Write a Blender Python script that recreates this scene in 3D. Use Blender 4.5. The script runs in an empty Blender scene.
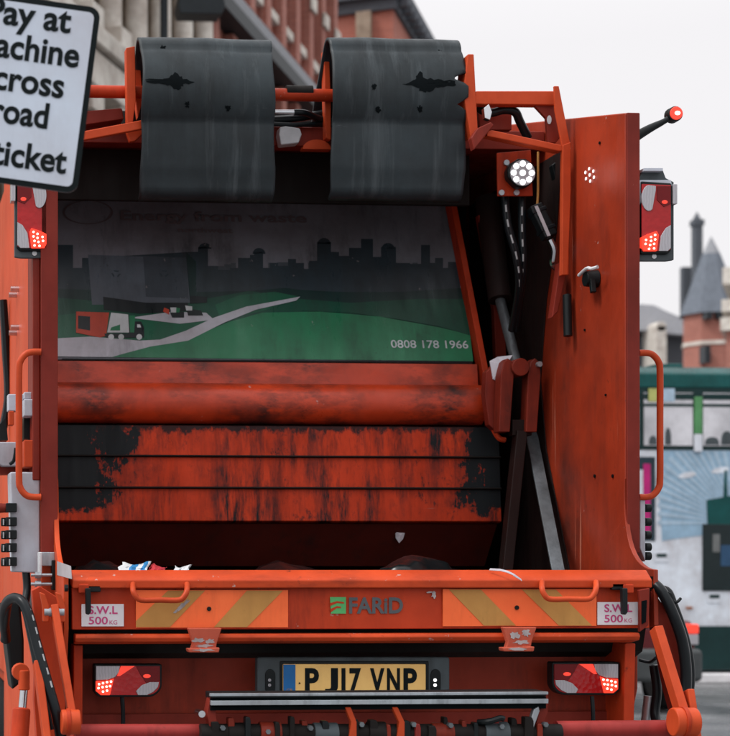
import bpy, bmesh, math, random
from mathutils import Vector, Matrix, noise as mnoise
random.seed(7)
R = math.radians
sc = bpy.context.scene
COL = sc.collection

# ------------------------------------------------------------------ camera
F, U0, V0, PSI = 1710.0, 0.0, 565.0, R(4.0)      # focal length in photo pixels, principal point, yaw
CAM = Vector((-1.726, -6.0, 1.6))
FWD = Vector((math.sin(PSI), math.cos(PSI), 0)); RGT = Vector((math.cos(PSI), -math.sin(PSI), 0)); UP = Vector((0, 0, 1))
cd = bpy.data.cameras.new('camera'); cam = bpy.data.objects.new('camera', cd); COL.objects.link(cam)
cam.location = CAM; cam.rotation_euler = (R(90), 0, -PSI)
cd.sensor_fit = 'HORIZONTAL'; cd.sensor_width = 36; cd.lens = 36 * F / 730
cd.shift_x = (365 - U0) / 730; cd.shift_y = (V0 - 368) / 730
cd.clip_start = 0.1; cd.clip_end = 3000
cd.dof.use_dof = True; cd.dof.focus_distance = 6.3; cd.dof.aperture_fstop = 4.0; cd.dof.aperture_blades = 7
sc.camera = cam

# ------------------------------------------------------------------ sky, sun, exposure
SUN_EL, SUN_AZ = R(55), R(-100)                   # azimuth measured from +Y towards +X
w = bpy.data.worlds.new('World'); sc.world = w; w.use_nodes = True
nt = w.node_tree; nt.nodes.clear()
sky = nt.nodes.new('ShaderNodeTexSky'); sky.sky_type = 'NISHITA'; sky.sun_disc = False
sky.sun_elevation = SUN_EL; sky.sun_rotation = SUN_AZ; sky.dust_density = 5; sky.air_density = 1.0
hs = nt.nodes.new('ShaderNodeHueSaturation'); hs.inputs['Saturation'].default_value = 0.08; hs.inputs['Value'].default_value = 1.0
mx = nt.nodes.new('ShaderNodeMix'); mx.data_type = 'RGBA'; mx.inputs[0].default_value = 0.8
mx.inputs[7].default_value = (8.35, 8.2, 8.4, 1)
bgn = nt.nodes.new('ShaderNodeBackground'); bgn.inputs['Strength'].default_value = 0.1
wo = nt.nodes.new('ShaderNodeOutputWorld')
nt.links.new(sky.outputs[0], hs.inputs['Color']); nt.links.new(hs.outputs[0], mx.inputs[6])
tcw = nt.nodes.new('ShaderNodeTexCoord'); sxyz = nt.nodes.new('ShaderNodeSeparateXYZ'); nt.links.new(tcw.outputs['Generated'], sxyz.inputs[0])
zen = nt.nodes.new('ShaderNodeMapRange'); zen.inputs[1].default_value = .28; zen.inputs[2].default_value = 1; zen.inputs[3].default_value = 1.0; zen.inputs[4].default_value = 2.1   # an overcast sky is brightest overhead
nt.links.new(sxyz.outputs[2], zen.inputs[0])
vm = nt.nodes.new('ShaderNodeVectorMath'); vm.operation = 'SCALE'; nt.links.new(mx.outputs[2], vm.inputs[0]); nt.links.new(zen.outputs[0], vm.inputs['Scale'])
nt.links.new(vm.outputs[0], bgn.inputs['Color']); nt.links.new(bgn.outputs[0], wo.inputs['Surface'])
sd = bpy.data.lights.new('sun', 'SUN'); sd.energy = 1.5; sd.angle = R(14); sd.color = (1, 0.97, 0.93)
sun = bpy.data.objects.new('sun', sd); COL.objects.link(sun)
sdir = Vector((math.sin(SUN_AZ) * math.cos(SUN_EL), math.cos(SUN_AZ) * math.cos(SUN_EL), math.sin(SUN_EL)))
sun.rotation_euler = sdir.to_track_quat('Z', 'Y').to_euler(); sun.location = (-10, -10, 20)
sc.view_settings.view_transform = 'Standard'; sc.view_settings.look = 'None'
sc.view_settings.exposure = 0.32; sc.view_settings.gamma = 1; sc.view_settings.use_curve_mapping = False

# ------------------------------------------------------------------ pixel -> point on a real plane
def ray(u, v): return FWD + RGT * ((u - U0) / F) - UP * ((v - V0) / F)
def P(u, v, Y=0.0):
    d = ray(u, v); return CAM + d * ((Y - CAM.y) / d.y)
def PX(u, v, X):
    d = ray(u, v); return CAM + d * ((X - CAM.x) / d.x)
def PZ(u, v, Z=0.0):
    d = ray(u, v); return CAM + d * ((Z - CAM.z) / d.z)
def PD(u, v, depth):
    return CAM + ray(u, v) * depth
def PPL(u, v, o, n):
    d = ray(u, v); return CAM + d * ((o - CAM).dot(n) / d.dot(n))

# ------------------------------------------------------------------ materials
def newmat(name):
    m = bpy.data.materials.new(name); m.use_nodes = True
    return m, m.node_tree, m.node_tree.nodes['Principled BSDF']
def c4(c): return (c[0], c[1], c[2], 1)
def noise_node(nt, scale, detail=4, rough=.6, mp=(1, 1, 1), seed=0.0, rot=(0, 0, 0)):
    tc = nt.nodes.new('ShaderNodeTexCoord'); mpn = nt.nodes.new('ShaderNodeMapping')
    mpn.inputs['Scale'].default_value = mp; mpn.inputs['Location'].default_value = (seed, seed * 1.7, seed * .6); mpn.inputs['Rotation'].default_value = rot
    n = nt.nodes.new('ShaderNodeTexNoise'); n.inputs['Scale'].default_value = scale; n.inputs['Detail'].default_value = detail; n.inputs['Roughness'].default_value = rough
    nt.links.new(tc.outputs['Object'], mpn.inputs[0]); nt.links.new(mpn.outputs[0], n.inputs['Vector'])
    return n.outputs['Fac']
def ramp(nt, fac, a, b, lo=0.0, hi=1.0):
    r = nt.nodes.new('ShaderNodeMapRange'); r.inputs[1].default_value = a; r.inputs[2].default_value = b; r.inputs[3].default_value = lo; r.inputs[4].default_value = hi
    r.clamp = True; nt.links.new(fac, r.inputs[0]); return r.outputs[0]
def mixc(nt, fac, a, b):
    m = nt.nodes.new('ShaderNodeMix'); m.data_type = 'RGBA'
    if isinstance(fac, float): m.inputs[0].default_value = fac
    else: nt.links.new(fac, m.inputs[0])
    for s, val in ((6, a), (7, b)):
        if isinstance(val, tuple): m.inputs[s].default_value = c4(val)
        else: nt.links.new(val, m.inputs[s])
    return m.outputs[2]
def mth(nt, op, a, b=0.0, clamp=False):
    m = nt.nodes.new('ShaderNodeMath'); m.operation = op; m.use_clamp = clamp
    for s, val in ((0, a), (1, b)):
        if isinstance(val, (int, float)): m.inputs[s].default_value = val
        else: nt.links.new(val, m.inputs[s])
    return m.outputs[0]
def objxyz(nt):
    tc = nt.nodes.new('ShaderNodeTexCoord'); s = nt.nodes.new('ShaderNodeSeparateXYZ'); nt.links.new(tc.outputs['Object'], s.inputs[0])
    return s.outputs
def paint(name, base, dirt=.45, specks=.6, chips=0.0, rough=.42, dirtcol=(.014, .012, .011), var=.35, seed=0.0, extra=None, streak=(16, 16, 2.2), metal=0.0, bump=.15, chipcol=(.55, .5, .48), lo=.47, hi=.68, spec=.16, chipth=.70, chipsc=15):
    m, nt, b = newmat(name)
    dark = tuple(x * (1 - var) for x in base); light = (min(1, base[0] * 1.12), base[1] * 1.25, base[2] * 1.3)
    col = mixc(nt, ramp(nt, noise_node(nt, 2.3, 6, .65, seed=seed), .3, .7), dark, light)
    st = noise_node(nt, 1.0, 6, .7, mp=streak, seed=seed + 3)
    big = noise_node(nt, 3.1, 5, .6, seed=seed + 9)
    d = mth(nt, 'MULTIPLY', ramp(nt, st, lo, hi), ramp(nt, big, .38, .68), True)
    col = mixc(nt, mth(nt, 'MULTIPLY', d, dirt), col, dirtcol)
    sp = ramp(nt, noise_node(nt, 34, 5, .7, seed=seed + 5), .62, .72)
    sp = mth(nt, 'MULTIPLY', sp, ramp(nt, big, .45, .62, .1, 1.0))
    col = mixc(nt, mth(nt, 'MULTIPLY', sp, specks), col, dirtcol)
    if chips > 0:
        ch = ramp(nt, noise_node(nt, chipsc, 5, .65, seed=seed + 21), chipth, chipth + .02)
        col = mixc(nt, mth(nt, 'MULTIPLY', ch, chips), col, chipcol)
    if extra: col = extra(nt, col)
    nt.links.new(col, b.inputs['Base Color'])
    rg = ramp(nt, st, .3, .7, rough - .1, min(1, rough + .22)); nt.links.new(rg, b.inputs['Roughness'])
    b.inputs['Metallic'].default_value = metal; b.inputs['Specular IOR Level'].default_value = spec
    if bump:
        bp = nt.nodes.new('ShaderNodeBump'); bp.inputs['Strength'].default_value = bump; bp.inputs['Distance'].default_value = .004
        nt.links.new(noise_node(nt, 9, 6, .65, seed=seed + 2), bp.inputs['Height']); nt.links.new(bp.outputs[0], b.inputs['Normal'])
    return m
def plain(name, base, rough=.5, metal=0.0, emis=None, es=0.0, var=.2, spec=.22, nscale=8):
    m, nt, b = newmat(name)
    if var > 0:
        col = mixc(nt, ramp(nt, noise_node(nt, nscale, 5, .65), .3, .7), tuple(x * (1 - var) for x in base), tuple(min(1, x * (1 + var * .5)) for x in base))
        nt.links.new(col, b.inputs['Base Color'])
    else: b.inputs['Base Color'].default_value = c4(base)
    b.inputs['Roughness'].default_value = rough; b.inputs['Metallic'].default_value = metal; b.inputs['Specular IOR Level'].default_value = spec
    if emis: b.inputs['Emission Color'].default_value = c4(emis); b.inputs['Emission Strength'].default_value = es
    return m

ORG = (.50, .044, .012)
M = {}
M['orange'] = paint('orange_paint', ORG, dirt=.55, specks=.6, chips=.5, chipth=.70, chipsc=22, chipcol=(.40, .26, .22))
M['orange_outer'] = paint('outer_wall_orange_paint', (.56, .068, .021), dirt=.25, specks=.2, chips=.05, streak=(2, 1.2, 1.0), seed=6, var=.12, bump=.05)
M['orange_clean'] = paint('clean_orange_paint', (.55, .064, .018), dirt=.15, specks=.25, chips=.05, seed=4)
def wall_extra(nt, col):
    # faint upright scratches and rubbed patches
    sc1 = ramp(nt, noise_node(nt, 1.0, 3, .6, mp=(30, 38, 1.1), seed=12, rot=(R(7), 0, 0)), .69, .73)
    col = mixc(nt, mth(nt, 'MULTIPLY', sc1, .7), col, (.55, .20, .13))
    rub = ramp(nt, noise_node(nt, 1.0, 6, .7, mp=(3, 5, 1.6), seed=15), .55, .72)
    return mixc(nt, mth(nt, 'MULTIPLY', rub, .7), col, (.12, .018, .011))
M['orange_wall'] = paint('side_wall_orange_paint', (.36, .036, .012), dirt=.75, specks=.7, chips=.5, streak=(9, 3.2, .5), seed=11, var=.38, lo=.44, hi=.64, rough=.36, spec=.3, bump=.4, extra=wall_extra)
M['orange_beam'] = paint('worn_orange_beam_paint', (.62, .054, .014), dirt=.95, specks=.95, chips=.35, spec=.4, rough=.34, streak=(5, 7, 12), seed=14, lo=.40, hi=.54)
BXL, BXR = P(128, 470, 1.25).x, P(462, 470, 1.25).x
def blade_extra(nt, col):
    # grime caked at both ends, smeared in vertical runs, crusted along the top fold and speckled over the rest
    x = objxyz(nt)
    ax = mth(nt, 'ABSOLUTE', mth(nt, 'ADD', x[0], -(BXL + BXR) / 2)); HB = (BXR - BXL) / 2
    n1 = noise_node(nt, 4.5, 9, .72, mp=(1, 1, .7), seed=31)
    n2 = noise_node(nt, 1.0, 9, .78, mp=(15, 3, 2.2), seed=40)
    zb0 = P(270, 514, 1.24).z
    low = ramp(nt, mth(nt, 'ADD', x[2], mth(nt, 'MULTIPLY', mth(nt, 'ADD', noise_node(nt, 7, 7, .75, seed=52), -.5), .22)), zb0 + .004, zb0 + .022)
    t = mth(nt, 'ADD', ax, mth(nt, 'ADD', mth(nt, 'MULTIPLY', mth(nt, 'ADD', n1, -.5), 1.25), mth(nt, 'MULTIPLY', mth(nt, 'ADD', n2, -.5), .55)))
    smear = mth(nt, 'MULTIPLY', ramp(nt, t, HB - .16, HB + .02), .55)
    end = mth(nt, 'MULTIPLY', mth(nt, 'MAXIMUM', ramp(nt, t, HB, HB + .035), smear), low)
    runs = mth(nt, 'MULTIPLY', ramp(nt, n2, .45, .60), ramp(nt, noise_node(nt, 2.6, 5, .65, seed=77), .38, .56, .25, 1.0))
    n3 = noise_node(nt, 24, 7, .78, mp=(1, 1, .55), seed=44)
    zt = P(270, 426, 1.27).z
    crust = ramp(nt, mth(nt, 'ADD', x[2], mth(nt, 'MULTIPLY', mth(nt, 'ADD', n3, -.5), .16)), zt - .035, zt - .012)
    spk = mth(nt, 'MULTIPLY', ramp(nt, n3, .545, .63), ramp(nt, noise_node(nt, 3.5, 4, .6, seed=46), .42, .6, .2, .9))
    g = mth(nt, 'MAXIMUM', mth(nt, 'MAXIMUM', runs, end), mth(nt, 'MAXIMUM', spk, mth(nt, 'MULTIPLY', crust, .95)))
    col = mixc(nt, g, col, (.010, .013, .015))
    bare = ramp(nt, noise_node(nt, 1.0, 6, .7, mp=(2.2, 3, 40), seed=49), .66, .72)
    return mixc(nt, mth(nt, 'MULTIPLY', bare, .35), col, (.30, .20, .17))
M['blade'] = paint('scraped_orange_blade_paint', (.60, .047, .012), dirt=.7, specks=.8, chips=0, seed=17, extra=blade_extra, rough=.5)
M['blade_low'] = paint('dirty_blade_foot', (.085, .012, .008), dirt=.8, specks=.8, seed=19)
M['dark_red'] = paint('red_brown_paint', (.22, .024, .014), dirt=.4, specks=.4, seed=23)
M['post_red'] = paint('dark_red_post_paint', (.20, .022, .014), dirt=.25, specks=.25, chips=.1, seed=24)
M['shade_grease'] = paint('shade_dark_grease', (.022, .010, .009), dirt=.9, specks=.6, seed=26, rough=.55, lo=.4, hi=.6)  # near-black grease with the inner hopper's shade put into the colour
M['greasy'] = paint('greasy_red_paint', (.018, .007, .006), dirt=.8, specks=.7, seed=28, lo=.42, hi=.6)
M['greasy2'] = paint('grimy_orange_link_paint', (.22, .025, .013), dirt=.7, specks=.6, seed=30, lo=.45, hi=.65)
M['red_tube'] = paint('scuffed_red_tube', (.28, .028, .024), dirt=.6, specks=.5, chips=.8, seed=27, chipcol=(.45, .3, .3))
M['lip'] = paint('scratched_lip_paint', (.54, .058, .015), dirt=.55, specks=.8, chips=.9, seed=22, streak=(3, 9, 12), chipth=.665, chipsc=24, chipcol=(.42, .30, .27))
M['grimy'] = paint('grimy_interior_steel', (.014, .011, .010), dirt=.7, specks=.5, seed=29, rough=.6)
def rub_extra(nt, col):
    # pale water runs and chalky scuffs on the rubber
    x = objxyz(nt)
    run = ramp(nt, noise_node(nt, 1.0, 6, .7, mp=(13, 6, .7), seed=36), .54, .72)
    col = mixc(nt, mth(nt, 'MULTIPLY', run, .55), col, (.075, .09, .098))
    scf = ramp(nt, noise_node(nt, 1.0, 8, .75, mp=(6, 6, 22), seed=38), .64, .72)
    return mixc(nt, mth(nt, 'MULTIPLY', scf, .35), col, (.11, .125, .135))
M['rubber'] = paint('worn_rubber', (.021, .029, .033), dirt=.8, specks=.5, dirtcol=(.010, .014, .016), var=.5, seed=35, streak=(9, 9, .9), lo=.38, hi=.60, rough=.46, spec=.28, extra=rub_extra, chips=.0, bump=.3)
M['tear'] = plain('torn_rubber', (.004, .006, .007), .85, spec=.05)
M['black'] = plain('black_plastic', (.006, .009, .010), .42)
M['hose'] = plain('black_hose', (.006, .009, .011), .32)
M['steel'] = paint('bare_steel', (.42, .43, .45), dirt=.6, specks=.6, metal=.7, rough=.38, seed=41)
M['dark_steel'] = paint('smeared_dark_steel', (.17, .18, .19), dirt=.8, specks=.5, metal=.4, rough=.4, seed=42, lo=.4, hi=.6, streak=(9, 9, 1.2))
M['chrome'] = plain('polished_rod', (.6, .62, .65), .18, 1.0)
M['grey_paint'] = paint('pale_grey_box_paint', (.50, .48, .52), dirt=.3, specks=.3, seed=43)
M['plate_frame'] = paint('dusty_grey_plastic', (.075, .085, .09), dirt=.5, specks=.4, seed=47)
M['white_print'] = plain('white_print', (.70, .68, .71), .45, var=.1)
M['hose_mark'] = plain('white_hose_print', (.36, .37, .38), .5)
M['pink_print'] = plain('pink_print', (.55, .06, .20), .5)
M['fluo'] = paint('fluorescent_orange_film', (.95, .15, .045), dirt=.2, specks=.25, chips=.0, seed=51, rough=.35, var=.12, bump=0)
M['ochre'] = paint('ochre_reflective_film', (.50, .235, .065), dirt=.25, specks=.3, seed=53, rough=.35, var=.15, bump=0)
M['logo_green'] = plain('green_print', (.10, .42, .14), .5)
M['logo_grey'] = plain('grey_print', (.10, .11, .12), .5)
M['plate_yellow'] = paint('yellow_plate_film', (.92, .54, .18), dirt=.2, specks=.3, seed=57, rough=.35, var=.1, bump=0)
M['plate_blue'] = plain('blue_plate_band', (.02, .14, .38), .4)
M['ink'] = plain('black_ink', (.007, .011, .012), .6, spec=.08)
M['lens_red'] = plain('red_lamp_lens', (.40, .012, .014), .12, spec=.35)
def lens_ribs(m, sc_):
    nt = m.node_tree; b = nt.nodes['Principled BSDF']; tc = nt.nodes.new('ShaderNodeTexCoord'); vo = nt.nodes.new('ShaderNodeTexVoronoi'); vo.inputs['Scale'].default_value = sc_
    nt.links.new(tc.outputs['Object'], vo.inputs['Vector']); bp = nt.nodes.new('ShaderNodeBump'); bp.inputs['Strength'].default_value = .35; bp.inputs['Distance'].default_value = .003
    nt.links.new(vo.outputs['Distance'], bp.inputs['Height']); nt.links.new(bp.outputs[0], b.inputs['Normal'])
lens_ribs(M['lens_red'], 55)
M['lens_red_deep'] = plain('deep_red_lamp_lens', (.16, .006, .008), .14)
def ribbed(name, c):
    m, nt, b = newmat(name)
    tc = nt.nodes.new('ShaderNodeTexCoord'); wv = nt.nodes.new('ShaderNodeTexWave'); wv.inputs['Scale'].default_value = 30; wv.inputs['Distortion'].default_value = 5; wv.inputs['Detail'].default_value = 2
    nt.links.new(tc.outputs['Object'], wv.inputs['Vector'])
    nt.links.new(mixc(nt, wv.outputs['Fac'], tuple(x * .86 for x in c), c), b.inputs['Base Color']); b.inputs['Roughness'].default_value = .12; b.inputs['Metallic'].default_value = .25
    return m
M['lens_clear'] = ribbed('clear_lamp_lens', (.42, .41, .44))
M['led_bed'] = plain('lit_red_lamp', (.7, .03, .015), .3, emis=(1, .06, .03), es=.75)
M['led'] = plain('lit_lamp_dot', (1, .8, .7), .3, emis=(1, .72, .58), es=2.2, var=0)
M['led_red'] = plain('lit_red_reflector', (.8, .05, .03), .2, emis=(1, .08, .05), es=.5)
M['led_white'] = plain('lit_work_lamp_dot', (1, 1, 1), .3, emis=(1, .98, .96), es=2.2, var=0)
M['reflection_soft'] = plain('lamp_reflection_dot', (.9, .9, .9), .3, emis=(1, .96, .96), es=.7, var=0)  # faint glow standing in for the work lamp's reflection
M['scuff'] = paint('bare_primer_scuff', (.50, .42, .41), dirt=.6, specks=.6, seed=99, lo=.4, hi=.6)
M['tape'] = plain('grey_reflective_tape', (.42, .40, .42), .4)
M['pipe_grey'] = plain('grey_junction_box', (.5, .5, .52), .5)
M['bag'] = plain('black_bin_liner', (.006, .008, .009), .25, spec=.3)
M['paper'] = plain('white_paper', (.58, .60, .62), .7)
M['paper_blue'] = plain('blue_print_paper', (.03, .2, .45), .6)
M['paper_red'] = plain('red_print_paper', (.5, .04, .05), .6)
M['film'] = plain('clear_plastic_film', (.62, .60, .66), .3)
M['tyre'] = plain('tyre_rubber', (.02, .021, .022), .8)

# ------------------------------------------------------------------ mesh builder
def V(*a): return Vector(a)
class MB:
    def __init__(s): s.v = []; s.f = []; s.mi = []; s.T = None
    def addv(s, p):
        p = Vector(p)
        s.v.append(s.T @ p if s.T is not None else p); return len(s.v) - 1
    def face(s, idx, m=0): s.f.append(tuple(idx)); s.mi.append(m)
    def prism(s, pts, vec, m=0, mside=None):
        vec = Vector(vec); a = [s.addv(p) for p in pts]; b = [s.addv(Vector(p) + vec) for p in pts]; n = len(a)
        s.face(a, m); s.face(b[::-1], m)
        for i in range(n): s.face((a[i], a[(i + 1) % n], b[(i + 1) % n], b[i]), m if mside is None else mside)
        return s
    def flat(s, pts, m=0): s.face([s.addv(p) for p in pts], m); return s
    def box(s, x0, x1, y0, y1, z0, z1, m=0):
        return s.prism([(x0, y0, z0), (x1, y0, z0), (x1, y0, z1), (x0, y0, z1)], (0, y1 - y0, 0), m)
    def slab(s, px, Y, t, m=0):
        return s.prism([P(u, v, Y) for u, v in px], (0, t, 0), m)
    def pbox(s, u0, u1, v0, v1, Y, t, m=0):
        um, vm = (u0 + u1) / 2, (v0 + v1) / 2
        return s.box(P(u0, vm, Y).x, P(u1, vm, Y).x, Y, Y + t, P(um, v1, Y).z, P(um, v0, Y).z, m)
    def ring(s, c, t, r, n, ref=None, sx=1.0):
        t = t.normalized(); a = ref if ref else (Vector((0, 0, 1)) if abs(t.z) < .9 else Vector((0, 1, 0)))
        e1 = t.cross(a).normalized(); e2 = t.cross(e1)
        return [s.addv(c + e1 * (r * sx * math.cos(2 * math.pi * i / n)) + e2 * (r * math.sin(2 * math.pi * i / n))) for i in range(n)]
    def tube(s, path, r, n=12, m=0, sub=6, smooth=True):
        path = [Vector(p) for p in path]
        rs = r if isinstance(r, (list, tuple)) else [r] * len(path)
        if smooth and len(path) > 2:
            q, rr = [], []
            for i in range(len(path) - 1):
                p0, p1, p2, p3 = path[max(i - 1, 0)], path[i], path[i + 1], path[min(i + 2, len(path) - 1)]
                for k in range(sub):
                    t = k / sub
                    q.append(.5 * (2 * p1 + (p2 - p0) * t + (2 * p0 - 5 * p1 + 4 * p2 - p3) * t * t + (3 * p1 - p0 - 3 * p2 + p3) * t ** 3)); rr.append(rs[i] + (rs[i + 1] - rs[i]) * t)
            q.append(path[-1]); rr.append(rs[-1]); path, rs = q, rr
        prev = None; first = None; ref = None
        for i, p in enumerate(path):
            t = path[min(i + 1, len(path) - 1)] - path[max(i - 1, 0)]
            if t.length < 1e-9: continue
            tn = t.normalized()
            if ref is None: ref = Vector((0, 0, 1)) if abs(tn.z) < .9 else Vector((0, 1, 0))
            e1 = tn.cross(ref).normalized(); e2 = e1.cross(tn).normalized(); ref = e2
            cur = [s.addv(p + e1 * (rs[i] * math.cos(2 * math.pi * j / n)) + e2 * (rs[i] * math.sin(2 * math.pi * j / n))) for j in range(n)]
            if prev:
                for j in range(n): s.face((prev[j], prev[(j + 1) % n], cur[(j + 1) % n], cur[j]), m)
            else: first = cur
            prev = cur
        s.face(first[::-1], m); s.face(prev, m); return s
    def cyl(s, p0, p1, r0, r1=None, n=20, m=0):
        return s.tube([p0, p1], [r0, r0 if r1 is None else r1], n, m, smooth=False)
    def bar(s, p0, p1, wdt, thk, m=0, side=None):
        # rectangular bar between two points; side = direction of width
        p0, p1 = Vector(p0), Vector(p1); t = (p1 - p0).normalized()
        sd_ = Vector(side) if side else Vector((1, 0, 0)); n_ = t.cross(sd_).normalized(); sd_ = n_.cross(t).normalized()
        a = sd_ * wdt / 2; b = n_ * thk / 2
        return s.prism([p0 - a - b, p0 + a - b, p0 + a + b, p0 - a + b], p1 - p0, m)
    def disc(s, c, r, Y=None, n=16, m=0, t=.002, rx=None):
        c = Vector(c); rx = rx or r
        return s.prism([c + Vector((rx * math.cos(2 * math.pi * i / n), 0, r * math.sin(2 * math.pi * i / n))) for i in range(n)], (0, -t, 0), m)
    def text(s, body, o, right, up, m=0, W=None, H=None, size=None, off=0.0, align='L', space=1.0, ext=0.0):
        cu = bpy.data.curves.new('t', 'FONT'); cu.body = body; cu.size = 1; cu.offset = off; cu.space_character = space; cu.resolution_u = 4
        ob = bpy.data.objects.new('t', cu); COL.objects.link(ob)
        dg = bpy.context.evaluated_depsgraph_get(); me = bpy.data.meshes.new_from_object(ob.evaluated_get(dg))
        xs = [v.co.x for v in me.vertices]; ys = [v.co.y for v in me.vertices]
        x0, x1, y0, y1 = min(xs), max(xs), min(ys), max(ys)
        sx = W / (x1 - x0) if W else size; sy = H / (y1 - y0) if H else (size if size else sx)
        if size and not W: sx = size
        if size and not H: sy = size
        xo = x0 if align == 'L' else (x0 + x1) / 2; yo = y0 if H else 0
        right, up, o = Vector(right), Vector(up), Vector(o)
        b = len(s.v)
        for v in me.vertices: s.addv(o + right * ((v.co.x - xo) * sx) + up * ((v.co.y - yo) * sy))
        for p in me.polygons: s.face([b + i for i in p.vertices], m)
        bpy.data.objects.remove(ob); bpy.data.meshes.remove(me); bpy.data.curves.remove(cu)
        return s
    def build(s, name, mats, parent=None, bevel=0.0, seg=2, smooth=38, recalc=True, solid=0.0):
        me = bpy.data.meshes.new(name); me.from_pydata([tuple(v) for v in s.v], [], s.f)
        if not isinstance(mats, (list, tuple)): mats = [mats]
        for m in mats: me.materials.append(m)
        me.polygons.foreach_set('material_index', s.mi)
        if recalc:
            bm = bmesh.new(); bm.from_mesh(me); bmesh.ops.recalc_face_normals(bm, faces=bm.faces); bm.to_mesh(me); bm.free()
        me.polygons.foreach_set('use_smooth', [True] * len(me.polygons)); me.set_sharp_from_angle(angle=R(smooth))
        me.update()
        o = bpy.data.objects.new(name, me); COL.objects.link(o)
        if parent: o.parent = parent; o.location = -root_loc(parent)
        if solid:
            md = o.modifiers.new('solid', 'SOLIDIFY'); md.thickness = solid; md.offset = 0
        if bevel:
            md = o.modifiers.new('bevel', 'BEVEL'); md.width = bevel; md.segments = seg; md.limit_method = 'ANGLE'; md.angle_limit = R(40); md.harden_normals = True
        return o
def root_loc(p):
    # only the thing's Empty is moved off the origin; its parts sit at minus that, so sub-parts need no offset
    return p.location if p.parent is None and p.type == 'EMPTY' else Vector((0, 0, 0))
def tag(o, label=None, cat=None, group=None, kind=None):
    if label: o['label'] = label
    if cat: o['category'] = cat
    if group: o['group'] = group
    if kind: o['kind'] = kind
    return o
def thing(name, label, cat, loc=(0, 0, 0), group=None):
    o = bpy.data.objects.new(name, None); COL.objects.link(o); o.location = loc; o.empty_display_size = .2
    return tag(o, label, cat, group)
def PB(): return MB()

# ================================================================== ground
mroad, nt, b = newmat('wet_asphalt')
col = mixc(nt, ramp(nt, noise_node(nt, 1.1, 6, .6), .35, .65), (.10, .103, .107), (.17, .173, .177))
col = mixc(nt, ramp(nt, noise_node(nt, 60, 3, .6), .5, .7, 0, .5), col, (.14, .14, .145))
nt.links.new(col, b.inputs['Base Color']); nt.links.new(ramp(nt, noise_node(nt, .8, 5, .6, seed=3), .35, .65, .08, .34), b.inputs['Roughness'])
mb = MB(); mb.flat([(-400, -200, 0), (600, -200, 0), (600, 900, 0), (-400, 900, 0)]); tag(mb.build('road', mroad), kind='structure')
mpave = paint('paving_stone', (.33, .32, .31), dirt=.4, specks=.4, seed=61)
mkerb = plain('white_kerb_paint', (.74, .73, .74), .6)
# traffic island in front of the bus
kz = 20.6
k0 = PZ(560, 684, 0); k1 = PZ(1000, 684, 0)
mb = MB(); mb.box(k0.x, k1.x + 6, k0.y, k0.y + .18, 0, .13); tag(mb.build('kerb', mkerb, bevel=.02), kind='structure')
mb = MB(); mb.box(k0.x, k1.x + 6, k0.y + .183, k0.y + 1.0, 0, .12); tag(mb.build('pavement', mpave), kind='structure')

# ================================================================== buildings behind, left street front
mstone = paint('weathered_sandstone', (.34, .25, .185), dirt=.4, specks=.2, seed=63, streak=(2, 2, .5), rough=.8)
mstone_l = paint('pale_sandstone', (.66, .57, .50), dirt=.3, specks=.2, seed=65, streak=(2, 2, .5), rough=.8)
def brickmat(name, base, mort, sc_=4.0):
    m, nt, b = newmat(name)
    tc = nt.nodes.new('ShaderNodeTexCoord'); s = nt.nodes.new('ShaderNodeSeparateXYZ'); nt.links.new(tc.outputs['Object'], s.inputs[0])
    cb = nt.nodes.new('ShaderNodeCombineXYZ'); nt.links.new(mth(nt, 'ADD', s.outputs[0], s.outputs[1]), cb.inputs[0]); nt.links.new(s.outputs[2], cb.inputs[1])
    br = nt.nodes.new('ShaderNodeTexBrick'); br.inputs['Scale'].default_value = sc_; br.inputs['Color1'].default_value = c4(base); br.inputs['Color2'].default_value = c4(tuple(x * .75 for x in base)); br.inputs['Mortar'].default_value = c4(mort); br.inputs['Mortar Size'].default_value = .012
    nt.links.new(cb.outputs[0], br.inputs['Vector'])
    col = mixc(nt, ramp(nt, noise_node(nt, .5, 5, .6), .35, .7, 0, .6), br.outputs['Color'], tuple(x * .55 for x in base))
    nt.links.new(col, b.inputs['Base Color']); b.inputs['Roughness'].default_value = .85
    return m
mbrick = brickmat('red_brick', (.46, .145, .10), (.42, .28, .23))
mbrick2 = brickmat('orange_red_brick', (.42, .15, .11), (.4, .3, .26))
mglass = plain('dark_window_glass', (.02, .025, .03), .12)
miron = plain('dark_painted_iron', (.018, .024, .028), .5)
mlead = plain('grey_lead', (.25, .26, .28), .6)
mslate = plain('blue_grey_slate', (.13, .15, .18), .7, nscale=3)
mstone_d = plain('dark_stone', (.09, .10, .115), .8)

SD = R(27)                                     # street front direction, clockwise from +Y
TD = Vector((math.sin(SD), math.cos(SD), 0)); TN = Vector((math.cos(SD), -math.sin(SD), 0))   # along / outwards to the street
def cg(xc, zc): return Vector((CAM.x, CAM.y, 0)) + RGT * xc + FWD * zc
FA = cg(8.68, 45.0)                            # far end of the front
def frame(t): return Matrix.Translation(FA - TD * t) @ Matrix(((TD.x, TN.x, 0, 0), (TD.y, TN.y, 0, 0), (0, 0, 1, 0), (0, 0, 0, 1)))
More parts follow.
